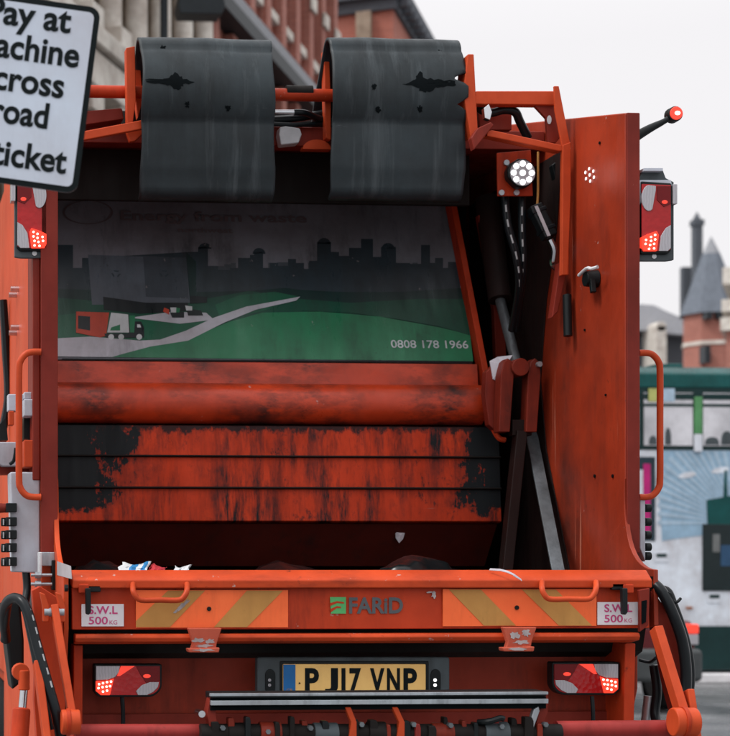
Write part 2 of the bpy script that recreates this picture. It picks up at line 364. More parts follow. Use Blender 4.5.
# local axes: x along the street away from us, y out of the wall, z up
T0 = frame(0)
bw = thing('brick_building', 'red brick street building with tall narrow windows between stone pilasters, behind the rubber flaps', 'building', FA - TD * 6)
def tb(T=T0): m = MB(); m.T = T; return m
mb = tb(); mb.box(-12, 0, -9, 0, 0, 21); mb.build('wall', mbrick, bw)
mb = tb(); mb.box(-12.15, .15, 0.002, .38, 12.95, 13.25); mb.box(-12.15, .15, .002, .25, 13.25, 13.5, 1); mb.box(-12.15, .15, .002, .5, 12.62, 12.95, 2); mb.build('string_course', [mlead, mlead, miron], bw, bevel=.02)
mb = tb(); mb.box(-12.15, .15, 0.002, .3, 19.3, 19.7); mb.build('cornice', mstone_l, bw)
for i in range(9):
    x = -11.6 + i * 1.42
    mb = tb(); mb.box(x - .2, x + .2, .002, .22, 0, 12.6); mb.box(x - .2, x + .2, .002, .22, 13.55, 19.25)
    for z in (10.2, 15.2, 17.6): mb.box(x - .26, x + .26, .225, .3, z, z + .35, 1)
    mb.build('pilaster', [mbrick2, mstone_l], bw, bevel=.02)
    if i < 8:
        xc = x + .71
        for z0, z1 in ((5.2, 8.2), (9.2, 11.9), (14.2, 16.6), (17.3, 18.8)):
            mb = tb()
            pts = [(xc - .32, .004, z0), (xc + .32, .004, z0), (xc + .32, .004, z1)] + [(xc + .32 * math.cos(a), .004, z1 + .32 * math.sin(a)) for a in (R(45), R(90), R(135))] + [(xc - .32, .004, z1)]
            mb.prism(pts, (0, .02, 0)); wf = mb.build('window', mglass, bw)
            mb = tb(); mb.box(xc - .42, xc + .42, .004, .16, z0 - .22, z0 - .02); mb.build('sill', mstone_l, wf)
sb = thing('stone_building', 'weathered sandstone building with pale columns, behind the tilted parking sign', 'building', FA - TD * 17)
mb = tb(); mb.box(-26, -12.2, -9, 0.12, 0, 22); mb.build('wall', mstone, sb)
for i in range(10):
    x = -25.2 + i * 1.36
    mb = tb()
    for z0, z1 in ((4.5, 9.0), (10.0, 14.4), (15.4, 20)):
        mb.cyl((x, .33, z0 + .3), (x, .33, z1 - .35), .2, .17, 12); mb.box(x - .27, x + .27, .125, .62, z1 - .35, z1); mb.box(x - .27, x + .27, .125, .62, z0, z0 + .3)
    mb.build('column', mstone_l, sb)
    if i < 9:
        xc = x + .68
        for z0, z1 in ((.9, 3.3), (5.2, 8.2), (10.6, 13.6), (16, 19)):
            mb = tb(); mb.box(xc - .26, xc + .26, .122, .14, z0, z1); mb.build('window', mglass, sb)
for z, h, pr, mm in ((9.0, .55, .66, mstone_l), (9.6, .3, .75, mstone_l), (14.4, .5, .66, mstone_l), (14.92, .3, .75, mstone_l), (4.0, .45, .66, mstone), (20.0, .9, .8, mstone_l)):
    mb = tb(); mb.box(-26.1, -12.1, .125, pr, z, z + h); mb.build('cornice', mm, sb, bevel=.03)
cp = PD(366, 40, 52)
pv = thing('corner_building', 'red brick corner building with grey stone cornice against the sky, behind the right flap', 'building', (cp.x, cp.y + 3, 0))
def roofz(u, v, d): return PD(u, v, d).z
zc1 = roofz(366, 10, 52)
mb = MB(); x0, x1 = PD(331, 50, 52).x, PD(392, 50, 52).x
mb.T = Matrix.Translation((x0, cp.y, 0)) @ Matrix.Rotation(R(-27), 4, 'Z')
W_ = (x1 - x0)
mb.box(0, W_, 0, 9, 0, zc1 - .2); wl = mb.build('wall', mbrick, pv)
mc = MB(); mc.T = mb.T
for k, (h0, h1, pr) in enumerate(((-.25, .1, .12), (.1, .35, .3), (.35, .95, .1))): mc.box(-pr, W_ + pr, -pr, 9 + pr, zc1 + h0, zc1 + h1)
for k in range(14): mc.box(W_ + .12, W_ + .42, .1 + k * .7, .35 + k * .7, zc1 - .15, zc1 + .12)
mc.build('cornice', mstone_d, pv, bevel=.02)
mc = MB(); mc.T = mb.T; mc.box(W_ * .42, W_ * .66, -.25, 0, 0, zc1 - .26); mc.build('pilaster', mstone, pv)
for k in range(2):
    mc = MB(); mc.T = mb.T; mc.box(W_ * (.14 + .62 * k), W_ * (.28 + .62 * k), -.02, -.002, zc1 - 4, zc1 - 1.2); mc.build('window', mglass, pv)
# dark iron street lamp in front of the stone building
lp = PD(164, 120, 26)
sl = thing('lamp_post', 'tall dark iron lamp post with hanging lantern in front of the stone building', 'street lamp', (lp.x, lp.y, 0))
zt = PD(164, -40, 26).z
mb = MB(); mb.cyl((lp.x, lp.y, 0), (lp.x, lp.y, 1.2), .14, .11, 14); mb.cyl((lp.x, lp.y, 1.2), (lp.x, lp.y, zt), .075, .06, 14); mb.build('pole', miron, sl)
la = PD(200, -30, 26)
mb = MB(); mb.tube([(lp.x, lp.y, zt), (lp.x + .25, lp.y, zt + .12), (la.x, lp.y, la.z + .2)], .035, 8); mb.build('bracket', miron, sl)
lt, lb_ = PD(200, 2, 26).z, PD(200, 17, 26).z
mb = MB(); mb.prism([(la.x - .33, lp.y - .2, lb_), (la.x + .30, lp.y - .2, lb_), (la.x + .36, lp.y - .2, lb_ + .12), (la.x + .2, lp.y - .2, la.z + .25), (la.x - .2, lp.y - .2, la.z + .25), (la.x - .36, lp.y - .2, lb_ + .12)], (0, .4, 0)); mb.build('lantern', miron, sl, bevel=.01)

# ================================================================== right background: turret, spire, hall
D2 = 120.0
def d2(u, v, d=D2): return PD(u, v, d)
ap, bl, br_ = d2(712, 237), d2(681, 316), d2(741, 316)
cx_, cy_ = (bl.x + br_.x) / 2, ap.y; rr_ = (br_.x - bl.x) / 2
tw = thing('brick_turret', 'brick turret with steep grey conical roof, beyond the bus', 'tower', (cx_, cy_, 0))
mb = MB(); mb.cyl((cx_, cy_, 0), (cx_, cy_, bl.z), rr_ * .92, rr_ * .92, 8); mb.build('wall', mbrick2, tw)
mb = MB(); n = 8
mb.cyl((cx_, cy_, bl.z + .01), (cx_, cy_, ap.z - (ap.z - bl.z) * .22), rr_ * 1.06, rr_ * .30, 8); mb.cyl((cx_, cy_, ap.z - (ap.z - bl.z) * .22), (cx_, cy_, ap.z), rr_ * .30, .04, 8, 1); mb.build('roof', [mslate, mlead], tw)
for du in (-.55, -.18, .2, .55):
    mb = MB(); mb.box(cx_ + rr_ * du - .22, cx_ + rr_ * du + .22, cy_ - rr_ - .02, cy_ - rr_ * .7, bl.z - .5, bl.z - .02); mb.build('window', mglass, tw)
mb = MB(); z_ = d2(700, 345).z; mb.cyl((cx_, cy_, z_ - .15), (cx_, cy_, z_ + .1), rr_ * .96, rr_ * .96, 8); mb.build('band', mstone_l, tw)
mb = MB(); z_ = d2(694, 358).z; mb.box(d2(690, 358).x, d2(695.5, 358).x, cy_ - rr_ - .03, cy_ - rr_ * .6, z_ - .6, z_ + .6); mb.build('window', mglass, tw)
sp = d2(697, 212, 150); s0 = d2(692.5, 260, 150); s1 = d2(701.5, 260, 150); sh = d2(697, 226, 150).z
st_ = thing('stone_spire', 'slim dark stone spire rising behind the conical turret roof', 'spire', (sp.x, sp.y, 0))
mb = MB(); hw = (s1.x - s0.x) / 2; mb.box(sp.x - hw * .85, sp.x + hw * .85, sp.y - hw, sp.y + hw, 0, sh); mb.box(sp.x - hw * 1.15, sp.x + hw * 1.15, sp.y - hw * 1.2, sp.y + hw * 1.2, sh + .002, sh + .5); mb.build('shaft', mstone_d, st_)
mb = MB(); mb.cyl((sp.x, sp.y, sh + .5), (sp.x, sp.y, sp.z), hw * 1.1, .03, 4); mb.build('cap', mstone_d, st_)
mb = MB(); a_ = d2(688, 265, 150); b_ = d2(730, 263, 150); mb.box(a_.x, a_.x + 1.0, sp.y + 1, sp.y + 1.6, 0, a_.z); mb.box(a_.x + 1.003, b_.x + 14, sp.y + 1.2, sp.y + 1.8, 0, d2(715, 270, 150).z); mb.build('wall', mstone_d, st_)
hl0, hl1 = d2(560, 340, 135), d2(700, 340, 135)
hl = thing('long_hall', 'low hall with pale grey curved roof and dark gable wall left of the turret', 'building', ((hl0.x + hl1.x) / 2, hl0.y + 5, 0))
mb = MB(); mb.box(hl0.x, hl1.x, hl0.y, hl0.y + 14, 0, d2(660, 334, 135).z); mb.build('wall', plain('dark_grey_wall', (.07, .075, .085), .8), hl)
prof = [(560, 322), (610, 309), (640, 305), (652, 306), (664, 312), (676, 317), (700, 322), (700, 336), (676, 335), (640, 331), (560, 331)]
mb = MB(); mb.prism([d2(u, v, 135) - Vector((0, .4, 0)) for u, v in prof], (0, 16, 0)); mb.build('roof', plain('pale_grey_roof', (.40, .41, .44), .6), hl)
mb = MB(); q0, q1 = d2(651, 330, 134), d2(661, 330, 134); mb.box(q0.x, q1.x, q0.y - 1, q0.y + 1.5, 0, d2(656, 328, 134).z)
mb.cyl(((q0.x + q1.x) / 2, q0.y - 1, d2(656, 328, 134).z), ((q0.x + q1.x) / 2, q0.y + 1.5, d2(656, 328, 134).z), (q1.x - q0.x) / 2, None, 16); mb.build('dormer', mstone_l, hl)
bb0 = d2(726, 300, 100)
bs = thing('banded_building', 'building corner with pale stone bands at the right edge, beyond the bus', 'building', (bb0.x + 4, bb0.y + 4, 0))
TB = Matrix.Translation((bb0.x, bb0.y, 0)) @ Matrix.Rotation(R(-30), 4, 'Z')
mb = MB(); mb.T = TB; mb.box(0, 9, 0, 9, 0, d2(726, 325, 100).z); mb.build('wall', mbrick2, bs)
for v0, v1, du in ((300, 312, -4), (318, 331, -5), (268, 285, -3)):
    mb = MB(); mb.T = TB; mb.box(du * .058, 9.3, -.3, 9.3, d2(726, v1, 100).z + .003, d2(726, v0, 100).z); mb.build('stone_band', mstone_l, bs)
mb = MB(); mb.T = TB; mb.box(.3, 8, .4, 8, d2(726, 331, 100).z, d2(726, 285, 100).z); mb.build('upper_wall', mstone_d, bs)

# ================================================================== double-decker bus
YB = 16.7
mbw = paint('pale_bus_paint', (.74, .73, .77), dirt=.15, specks=.1, seed=71, rough=.3, bump=0)
mbg = paint('dark_green_bus_paint', (.008, .075, .07), dirt=.15, specks=.1, seed=73, rough=.25, bump=0)
mbsk = plain('dark_green_skirt', (.006, .03, .03), .35)
mbl = plain('light_blue_print', (.30, .46, .60), .35); mbl2 = plain('pale_blue_print', (.40, .54, .66), .35)
mpane = plain('bus_window_glass', (.58, .58, .61), .08, .8, nscale=.9, var=.5)
mpane_d = plain('dark_bus_glass', (.012, .022, .024), .08, 0)
mgreen = plain('mid_green_paint', (.10, .30, .12), .4); mpink = plain('magenta_print', (.5, .02, .18), .4); mlime = plain('yellow_green_panel', (.45, .48, .16), .5); mcream = plain('cream_print', (.6, .62, .5), .5)
def bx(u): return P(u, 500, YB).x
def bz(v): return P(690, v, YB).z
XL, XR = bx(300), bx(300) + 10.8
ROOF = bz(365)
bus = thing('double_decker_bus', 'pale double-decker bus with dark green roof and blue sunburst print, right of the truck', 'bus', ((XL + XR) / 2, YB + 1.25, 0))
mb = MB()
mb.prism([(XL, YB, bz(671)), (XR, YB, bz(671)), (XR, YB, bz(387)), (XL, YB, bz(387))], (0, 2.5, 0)); mb.build('body', mbw, bus, bevel=.06)
mb = MB(); mb.prism([(XL, YB - .02, bz(388)), (XL, YB + .0, bz(374)), (XL, YB + .16, bz(366)), (XL, YB + 2.34, bz(366)), (XL, YB + 2.5, bz(374)), (XL, YB + 2.52, bz(388))], (XR - XL, 0, 0)); mb.build('roof', mbg, bus, bevel=.02)
mb = MB(); mb.box(bx(676), bx(704), YB + .6, YB + 1.9, ROOF + .002, ROOF + .09); mb.build('roof_vent', mbg, bus, bevel=.02)
mb = MB(); mb.box(XL + .02, XR - .02, YB - .03, YB + 2.53, bz(670), bz(626)); mb.build('skirt', mbsk, bus, bevel=.01)
mb = MB(); mb.box(XL + .03, XR - .03, YB - .012, YB + .05, bz(450), bz(388)); mb.build('window_band', mbsk, bus)
edges = [300 + 48 * k for k in range(0, 18)]
for a, b_ in ((400, 480), (487, 565), (572, 638), (643, 692), (702, 775), (783, 860), (868, 945), (953, 1030)):
    mb = MB(); mb.box(bx(a), bx(b_), YB - .03, YB - .014, bz(446), bz(393)); wn = mb.build('window', mpane, bus, bevel=.004)
    mb = MB(); mb.box(bx(a), bx(b_), YB - .045, YB - .032, bz(407), bz(404)); mb.box(bx(a), bx(b_), YB - .045, YB - .032, bz(400), bz(394), 1); mb.build('vent_frame', [mbsk, mbsk], wn)
for u in (697, 779, 864):
    mb = MB(); mb.box(bx(u - 4), bx(u + 4), YB - .05, YB - .013, bz(434), bz(397)); mb.box(bx(u - 4), bx(u + 4), YB - .05, YB - .013, bz(452), bz(434.2), 1); mb.build('pillar', [mgreen, mbw], bus, bevel=.01)
mb = MB(); mb.box(bx(647), bx(657.5), YB - .052, YB - .0465, bz(402), bz(389)); mb.box(bx(661), bx(673), YB - .052, YB - .0465, bz(402), bz(389), 1); mb.build('notice', [mlime, mbl2], bus)
# dark seat backs and pale figures behind the upper glass
for u, top, wd in ((652, 436, 4), (667, 428, 3), (711, 437, 7), (726, 431, 6), (757, 436, 7)):
    mb = MB(); mb.prism([(bx(u + wd * math.cos(R(a))), YB - .037, bz(445 - (445 - top) * math.sin(R(a)) ** .6)) for a in range(0, 181, 15)], (0, .005, 0)); mb.build('seat_back', M['plate_frame'], bus)
# sunburst print
mb = MB()
cxs, czs = bx(738), bz(522)
def clipz(x):   # lower curved border of the print
    u = x
    return 543 - 12 * max(0, min(1, (u - 655) / 90.0)) ** .7
band = [(657, 450.5), (800, 450.5), (800, 533)] + [(u, clipz(u)) for u in range(790, 656, -8)]
mb.prism([(bx(u), YB - .006, bz(v)) for u, v in band], (0, .01, 0), 0)
for k in range(17):
    a0 = R(92 + k * 5.4); a1 = a0 + R(2.7)
    pts = []
    for r_ in (24, 95):
        for a in ((a0, a1) if r_ == 24 else (a1, a0)):
            u, v = 738 + r_ * math.cos(a), 523 - r_ * math.sin(a)
            pts.append((max(658, u), min(max(451, v), clipz(max(658, u)) - .5)))
    mb.prism([(bx(u), YB - .010, bz(v)) for u, v in pts], (0, .003, 0), 1)
mb.prism([(bx(738 + 31 * math.cos(R(a))), YB - .013, bz(523 - 31 * math.sin(R(a)) * .8)) for a in range(0, 181, 15)], (0, .002, 0), 2)
mb.prism([(bx(u), YB - .016, bz(v)) for u, v in ((706, 500), (707, 525), (790, 525), (790, 494), (727, 496), (726, 470), (724, 470), (723, 497))], (0, .002, 0), 3)
for cu_, cv_ in ((687, 475), (720, 470)):
    mb.prism([(bx(cu_ + 9 * math.cos(R(a))), YB - .0135, bz(cv_ - 3 * math.sin(R(a)) - math.cos(R(a)) * 1.5)) for a in range(0, 360, 30)], (0, .002, 0), 4)
mb.build('sunburst_print', [mbl, mbl2, mcream, mbg, mbw], bus)
mb = MB(); mb.box(bx(600), bx(655), YB - .008, YB, bz(541), bz(457)); mb.build('dark_panel', plain('navy_panel', (.02, .04, .055), .3), bus)
mb = MB(); mb.box(bx(643), bx(650), YB - .014, YB - .009, bz(535), bz(464)); mb.box(bx(638), bx(642.6), YB - .014, YB - .009, bz(541), bz(470), 1); mb.build('poster', [mpink, mbw], bus)
mb = MB(); mb.box(bx(702), bx(790), YB - .02, YB - .003, bz(591), bz(524)); wn = mb.build('window', mpane_d, bus, bevel=.01)
mb = MB(); mb.box(bx(712), bx(719), YB - .026, YB - .021, bz(552), bz(534)); mb.box(bx(720), bx(735), YB - .026, YB - .021, bz(566), bz(545), 1); mb.build('notice', [plain('faded_notice', (.16, .17, .17), .5), plain('blue_notice', (.03, .08, .16), .5)], wn)
for u, v in ((661, 557), (714, 598)):
    mb = MB(); mb.box(bx(u - 7), bx(u + 7), YB - .012, YB, bz(v + 5), bz(v - 5)); pn = mb.build('fuel_flap', mbw, bus, bevel=.005)
    mb = MB(); mb.box(bx(u - 5), bx(u + 5), YB - .018, YB - .013, bz(v), bz(v - 3.5)); mb.build('handle', mbsk, pn)
mb = MB(); mb.box(bx(686), bx(692), YB - .02, YB, bz(609), bz(606.5)); mb.build('side_marker', plain('amber_lens', (.35, .12, .05), .3), bus)
for xx in (XL + 2.4, XR - 2.6):
    for yy in (YB - .02, YB + 2.22):
        mb = MB(); mb.cyl((xx, yy, .48), (xx, yy + .3, .48), .48, None, 28); wh = mb.build('wheel', M['tyre'], bus, bevel=.03)
        mb = MB(); mb.cyl((xx, yy - .012, .48), (xx, yy + .312, .48), .26, None, 20); mb.build('rim', M['steel'], wh)

# ================================================================== parked car behind the truck on the right
YC = 11.9
def qx(u): return P(u, 650, YC).x
def qz(v): return P(690, v, YC).z
mcar = plain('dark_red_car_paint', (.10, .012, .014), .2)
mcb = plain('grey_bumper', (.06, .068, .07), .5)
cx0, cx1 = qx(697) - 1.74, qx(697)
car = thing('hatchback_car', 'dark red car with lit tail lamp, half hidden behind the truck on the right', 'car', ((cx0 + cx1) / 2, YC + 2.0, 0))
prof = [(0, .42), (0, .96), (.10, 1.0), (2.8, 1.0), (3.8, .85), (4.0, .6), (4.0, .42)]
mb = MB(); mb.prism([(cx0, YC + y, z) for y, z in prof], (cx1 - cx0, 0, 0)); mb.build('body', mcar, car, bevel=.07, seg=3)
mb = MB()
cab = [[mb.addv((xm + sg * hw, YC + y, z)) for sg, hw in ((-1, .62 if z < 1.1 else .50), (1, .62 if z < 1.1 else .50))] for xm in ((cx0 + cx1) / 2,) for y, z in ((.12, 1.003), (.38, 1.42), (.8, 1.50), (2.0, 1.46), (2.75, 1.003))]
mb.face([c[0] for c in cab]); mb.face([c[1] for c in cab][::-1])
for k in range(5): a, b_ = cab[k], cab[(k + 1) % 5]; mb.face((a[0], a[1], b_[1], b_[0]))
mb.build('cabin', mcar, car, bevel=.05, seg=3)
mb = MB(); mb.prism([((cx0 + cx1) / 2 + x, YC + y, z) for x, y, z in ((-.52, .135, 1.06), (.52, .135, 1.06), (.44, .34, 1.38), (-.44, .34, 1.38))], (0, .05, 0)); mb.build('rear_window', mpane_d, car)
mb = MB(); mb.box(cx0 - .03, cx1 + .03, YC - .1, YC + .25, .34, .70); mb.build('bumper', mcb, car, bevel=.06, seg=3)
for s_ in (0, 1):
    a, b_ = (cx0 - .01, cx0 + .13) if s_ == 0 else (cx1 - .135, cx1 + .01)
    mb = MB(); mb.box(a, b_, YC - .03, YC + .05, qz(633.5), qz(624)); mb.box(a, b_, YC - .025, YC + .05, qz(645), qz(634), 1); mb.build('tail_lamp', [M['led_red'], M['lens_clear']], car, bevel=.015)
for xx in (cx0 - .01, cx1 - .21):
    for yy in (.62, 3.2):
        mb = MB(); mb.cyl((xx, YC + yy, .31), (xx + .22, YC + yy, .31), .31, None, 24); wh = mb.build('wheel', M['tyre'], car, bevel=.03)
        mb = MB(); mb.cyl((xx - .008, YC + yy, .31), (xx + .228, YC + yy, .31), .18, None, 16); mb.build('rim', M['steel'], wh)

# ================================================================== refuse truck
YW = 0.34
XoL, XiL, XiR, XoR = P(41, 300, YW).x, P(58, 300, YW).x, P(625, 300, YW).x, P(638, 300, YW).x
truck = thing('refuse_truck', 'orange refuse truck with its open rear hopper, rubber flaps and painted blade, filling the view', 'truck', (0, 4.0, 0))
ZLIP = P(365, 571, 0).z
YBACK = 2.25
# ---- side walls
def sidewall(xa, xb, out, name, mat='orange_wall'):
    ztop = P(631, 113, YW).z
    prof = [(YW, P(631, 558, YW).z), (YW, ztop), (YBACK, ztop + .42), (YBACK, .75), (.5, .75), (YW, ZLIP - .45)]
    mb = MB(); mb.prism([(xa, y, z) for y, z in prof], (xb - xa, 0, 0)); mb.build(name, M[mat], truck, bevel=.006)
sidewall(XiR, XoR, 1, 'side_wall'); sidewall(XoL, XiL, -1, 'side_wall', 'orange_outer')
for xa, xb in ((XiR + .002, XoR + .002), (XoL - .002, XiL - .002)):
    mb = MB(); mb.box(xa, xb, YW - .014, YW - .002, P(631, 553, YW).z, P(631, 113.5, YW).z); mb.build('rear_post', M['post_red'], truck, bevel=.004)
for u, v, r_ in ((595, 476, .007), (613, 476, .007), (600, 143, .006), (585, 330, .005), (606, 395, .005)):
    p = PX(u, v, XiR - .001); mb = MB(); mb.cyl(p, p + Vector((-.004, 0, 0)), r_, None, 10); mb.build('bolt', M['tear'], truck)
# added greasy plate: the hopper's inner shade put into its colour, right wall
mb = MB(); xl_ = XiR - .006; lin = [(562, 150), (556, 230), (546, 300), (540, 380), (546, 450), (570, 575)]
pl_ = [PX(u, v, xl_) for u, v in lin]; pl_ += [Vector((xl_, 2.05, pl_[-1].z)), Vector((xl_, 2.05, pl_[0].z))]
mb.prism(pl_, (.004, 0, 0)); mb.build('wall_shade_plate', M['shade_grease'], truck, bevel=.001)
# outer frame ribs of the left side
mb = MB(); pts = [(PX(28, 300, XoL - .004).y, 0), (PX(39, 300, XoL - .004).y, 0)]
mb.box(XoL - .03, XoL - .002, YW + .015, YW + .22, P(40, 480, YW).z, P(40, 215, YW).z); mb.build('side_flange', M['dark_red'], truck, bevel=.004)
for v in (295, 333):
    p = PX(17, v, XoL)
    for dy, dz in ((0, 0), (-.1, .01)):
        mb = MB(); mb.cyl((XoL - .035, p.y + dy, p.z + dz), (XoL, p.y + dy, p.z + dz), .012, None, 10); mb.build('bolt', M['chrome'], truck)
# ---- gussets from wall to lip
def gusset(xa, xb, low, yend=0.0, mat='orange_clean'):
    zA = P(631, 478, YW).z; pts = []
    for k in range(13):
        t = k / 12; y = YW - (YW - yend) * (1 - math.cos(t * math.pi / 2)) ** 1.25; z = zA + (ZLIP + .005 - zA) * math.sin(t * math.pi / 2) ** .8
        pts.append((xa, y, z))
    pts += [(xa, yend - .005, ZLIP - .2), (xa, yend + .1, low), (xa, YW + .3, low), (xa, YW + .3, ZLIP), (xa, YW + .012, ZLIP + .2)]
    mb = MB(); mb.prism(pts, (xb - xa, 0, 0)); return mb.build('gusset_plate', M[mat], truck, bevel=.003)
lipL, lipR = P(72.5, 575, 0).x, P(651, 575, 0).x
gusset(XiR - .004, XiR + .014, ZLIP - .22, .09, 'orange_wall'); g = gusset(XiL - .016, XiL + .002, ZLIP - .5)
# ---- hopper lip: folded rail, recessed panel, lower rail
def lipprof(pxs, ys): return [(P(365, v, y).z, y) for v, y in zip(pxs, ys)]
XA, XB = lipL, lipR
def railx(name, prof, mat, xa=XA, xb=XB, bev=.004, parent=None):
    mb = MB(); mb.prism([(xa, y, z) for y, z in prof], (xb - xa, 0, 0)); return mb.build(name, mat, parent or truck, bevel=bev)
def zz(v, y=0.0): return P(365, v, y).z
railx('hopper_lip', [(.09, zz(570)), (.035, zz(570)), (-.012, zz(580)), (-.012, zz(588)), (.03, zz(588)), (.09, zz(584))], M['lip'], bev=.005)
railx('lip_panel', [(.018, zz(587.5)), (.012, zz(629)), (.05, zz(629)), (.05, zz(587.5))], M['orange'], bev=.003)
railx('lower_rail', [(.06, zz(633)), (-.005, zz(633.5)), (-.012, zz(637)), (-.005, zz(641)), (.06, zz(644))], M['lip'], xa=XA + .01, xb=P(639, 637, 0).x, bev=.004)
YL = .24
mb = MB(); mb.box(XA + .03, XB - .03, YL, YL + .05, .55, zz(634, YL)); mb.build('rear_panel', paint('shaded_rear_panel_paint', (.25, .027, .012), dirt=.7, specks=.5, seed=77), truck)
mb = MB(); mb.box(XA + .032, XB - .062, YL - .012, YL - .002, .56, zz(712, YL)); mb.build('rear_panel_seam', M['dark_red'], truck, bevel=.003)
for a, b_ in ((XA + .012, XA + .045), (XB - .065, XB - .025)):
    mb = MB(); mb.prism([(a, .07, zz(645)), (a, .10, .6), (a, YL + .04, .6), (a, YL + .04, zz(645))], (b_ - a, 0, 0)); mb.build('corner_post', M['orange'], truck, bevel=.004)
# ---- hopper floor, back, roof
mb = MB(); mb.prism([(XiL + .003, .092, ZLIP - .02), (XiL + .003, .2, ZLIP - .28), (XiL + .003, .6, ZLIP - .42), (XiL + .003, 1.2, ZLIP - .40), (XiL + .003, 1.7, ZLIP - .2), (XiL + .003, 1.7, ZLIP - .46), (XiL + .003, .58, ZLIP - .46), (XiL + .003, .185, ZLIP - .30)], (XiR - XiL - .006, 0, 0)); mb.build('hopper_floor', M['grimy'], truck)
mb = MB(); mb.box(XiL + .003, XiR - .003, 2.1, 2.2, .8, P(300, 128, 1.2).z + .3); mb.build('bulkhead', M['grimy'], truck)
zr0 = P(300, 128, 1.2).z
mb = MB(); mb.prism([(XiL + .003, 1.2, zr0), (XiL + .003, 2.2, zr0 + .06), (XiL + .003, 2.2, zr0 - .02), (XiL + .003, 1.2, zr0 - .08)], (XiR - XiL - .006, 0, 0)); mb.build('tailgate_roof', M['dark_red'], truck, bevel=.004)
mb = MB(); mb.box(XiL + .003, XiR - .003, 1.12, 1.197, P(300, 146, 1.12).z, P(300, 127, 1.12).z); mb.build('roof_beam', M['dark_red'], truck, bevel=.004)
mb = MB(); mb.box(XiL + .004, P(470, 170, 1.3).x, 1.30, 1.33, P(300, 203, 1.3).z, zr0 - .082); mb.build('poster_shading_plate', M['grimy'], truck, bevel=.004)  # added dark plate, hung here to shade the poster's top
# ---- truck body ahead of the tailgate
xb_ = PX(4, 350, XoL).y
bodyL = P(5, 350, 2.45).x; bodyR = -bodyL + (XoL + XoR)
mb = MB(); mb.box(bodyL, bodyR, 2.45, 8.2, 1.05, zr0 + .02); mb.build('body', M['orange_clean'], truck, bevel=.02)
mb = MB(); mb.box(P(12, 650, 2.4).x, P(12, 650, 2.4).x + .05, 2.4, 8.1, P(8, 689, 2.4).z, P(8, 560, 2.4).z); mb.build('side_skirt', M['orange_clean'], truck, bevel=.006)
mb = MB(); mb.box(-.95, .95, .4, 2.449, .62, .98); mb.box(-.45, .45, 2.45, 10.6, .6, 1.04); mb.build('chassis', M['black'], truck)
mb = MB(); mb.box(-1.2, 1.2, 8.5, 10.5, .5, 3.0); cabo = mb.build('cab', M['orange_clean'], truck, bevel=.08, seg=3)
for yy in (3.4, 4.75, 9.4):
    for s_ in (-1, 1):
        mb = MB(); mb.cyl((s_ * 1.18, yy, .5), (s_ * .82, yy, .5), .5, None, 32); wh = mb.build('wheel', M['tyre'], truck, bevel=.04)
        mb = MB(); mb.cyl((s_ * 1.19, yy, .5), (s_ * .9, yy, .5), .27, None, 20); mb.build('rim', M['steel'], wh)

# ---- poster panel on the leaning packer carriage
A0 = P(473, 363, 1.38); A1 = P(447, 196, 1.68)
pn = Vector((0, -(A1.z - A0.z), (A1.y - A0.y))).normalized()      # normal towards us
if pn.y > 0: pn = -pn
po = A0.copy()
def PP(u, v, lift=0.0): return PPL(u, v, po, pn) + pn * lift
XPL = XiL + .03
pl0, pl1 = Vector((XPL, A0.y, A0.z)), Vector((XPL, A1.y, A1.z))
mb = MB(); mb.prism([A0, A1, pl1, pl0], -pn * .03); panel = mb.build('poster_panel', paint('grimy_printed_sky', (.185, .185, .205), dirt=.9, specks=.4, dirtcol=(.02, .024, .026), seed=81, rough=.45, streak=(10, 5, 1.1), bump=.05), truck, bevel=.003)
def art(layers):
    mb = MB(); mats = []
    for i, (mat, polys) in enumerate(layers):
        if mat not in mats: mats.append(mat)
        for poly in polys: mb.flat([PP(u if u > 62.5 else 33, v, .00025 * (i + 1)) for u, v in poly], mats.index(mat))
    return mb, mats
DC = (.02, .024, .026)
def ap_(name, c, seed): return paint(name, c, dirt=.8, specks=.6, dirtcol=DC, seed=81, rough=.3, streak=(10, 5, 1.1), bump=.03, var=.28, lo=.42, hi=.66, chips=.25, spec=.35)
a_sky = ap_('print_skyline', (.035, .05, .06), 83); a_hedge = ap_('print_dark_trees', (.012, .035, .032), 84)
a_gr1 = ap_('print_green', (.025, .19, .085), 85); a_gr2 = ap_('print_mid_green', (.016, .115, .06), 86); a_gr3 = ap_('print_deep_green', (.012, .075, .045), 87)
a_road = ap_('print_pale_road', (.50, .49, .53), 88); a_shed = ap_('print_grey_shed', (.10, .115, .135), 89); a_shed2 = ap_('print_dark_shed', (.06, .072, .085), 90); a_blk = ap_('print_black', (.012, .016, .018), 91)
a_or = ap_('print_orange', (.55, .06, .025), 92); a_wh = ap_('print_white', (.6, .62, .62), 93); a_txt = plain('faded_dark_lettering', (.128, .108, .114), .6)
xl = 61
random.seed(5)
city = [(xl, 300), (xl, 262)]
for u, w_, t in ((xl, 12, 245), (73, 9, 268), (82, 8, 258), (190, 8, 252), (198, 10, 247), (208, 10, 266), (218, 12, 270), (230, 8, 268), (238, 12, 258), (250, 4, 255), (254, 9, 252), (263, 7, 268), (270, 8, 263), (278, 10, 266), (288, 8, 259), (296, 8, 263), (304, 5, 269), (309, 8, 261), (317, 14, 242), (331, 8, 252), (339, 10, 256), (349, 12, 248), (361, 12, 239), (373, 8, 257), (381, 15, 247), (396, 14, 263), (410, 11, 264), (421, 9, 245), (430, 5, 263), (435, 8, 258), (443, 5, 268), (448, 9, 262), (457, 3, 268)):
    city += [(u, t), (u + w_, t)]
city += [(460, 300)]
def mapx(poly): return poly
shed = [(88, 255), (186, 258), (190, 303), (92, 305)]
shed_d = [(143, 256), (186, 258), (189, 300), (146, 298)]
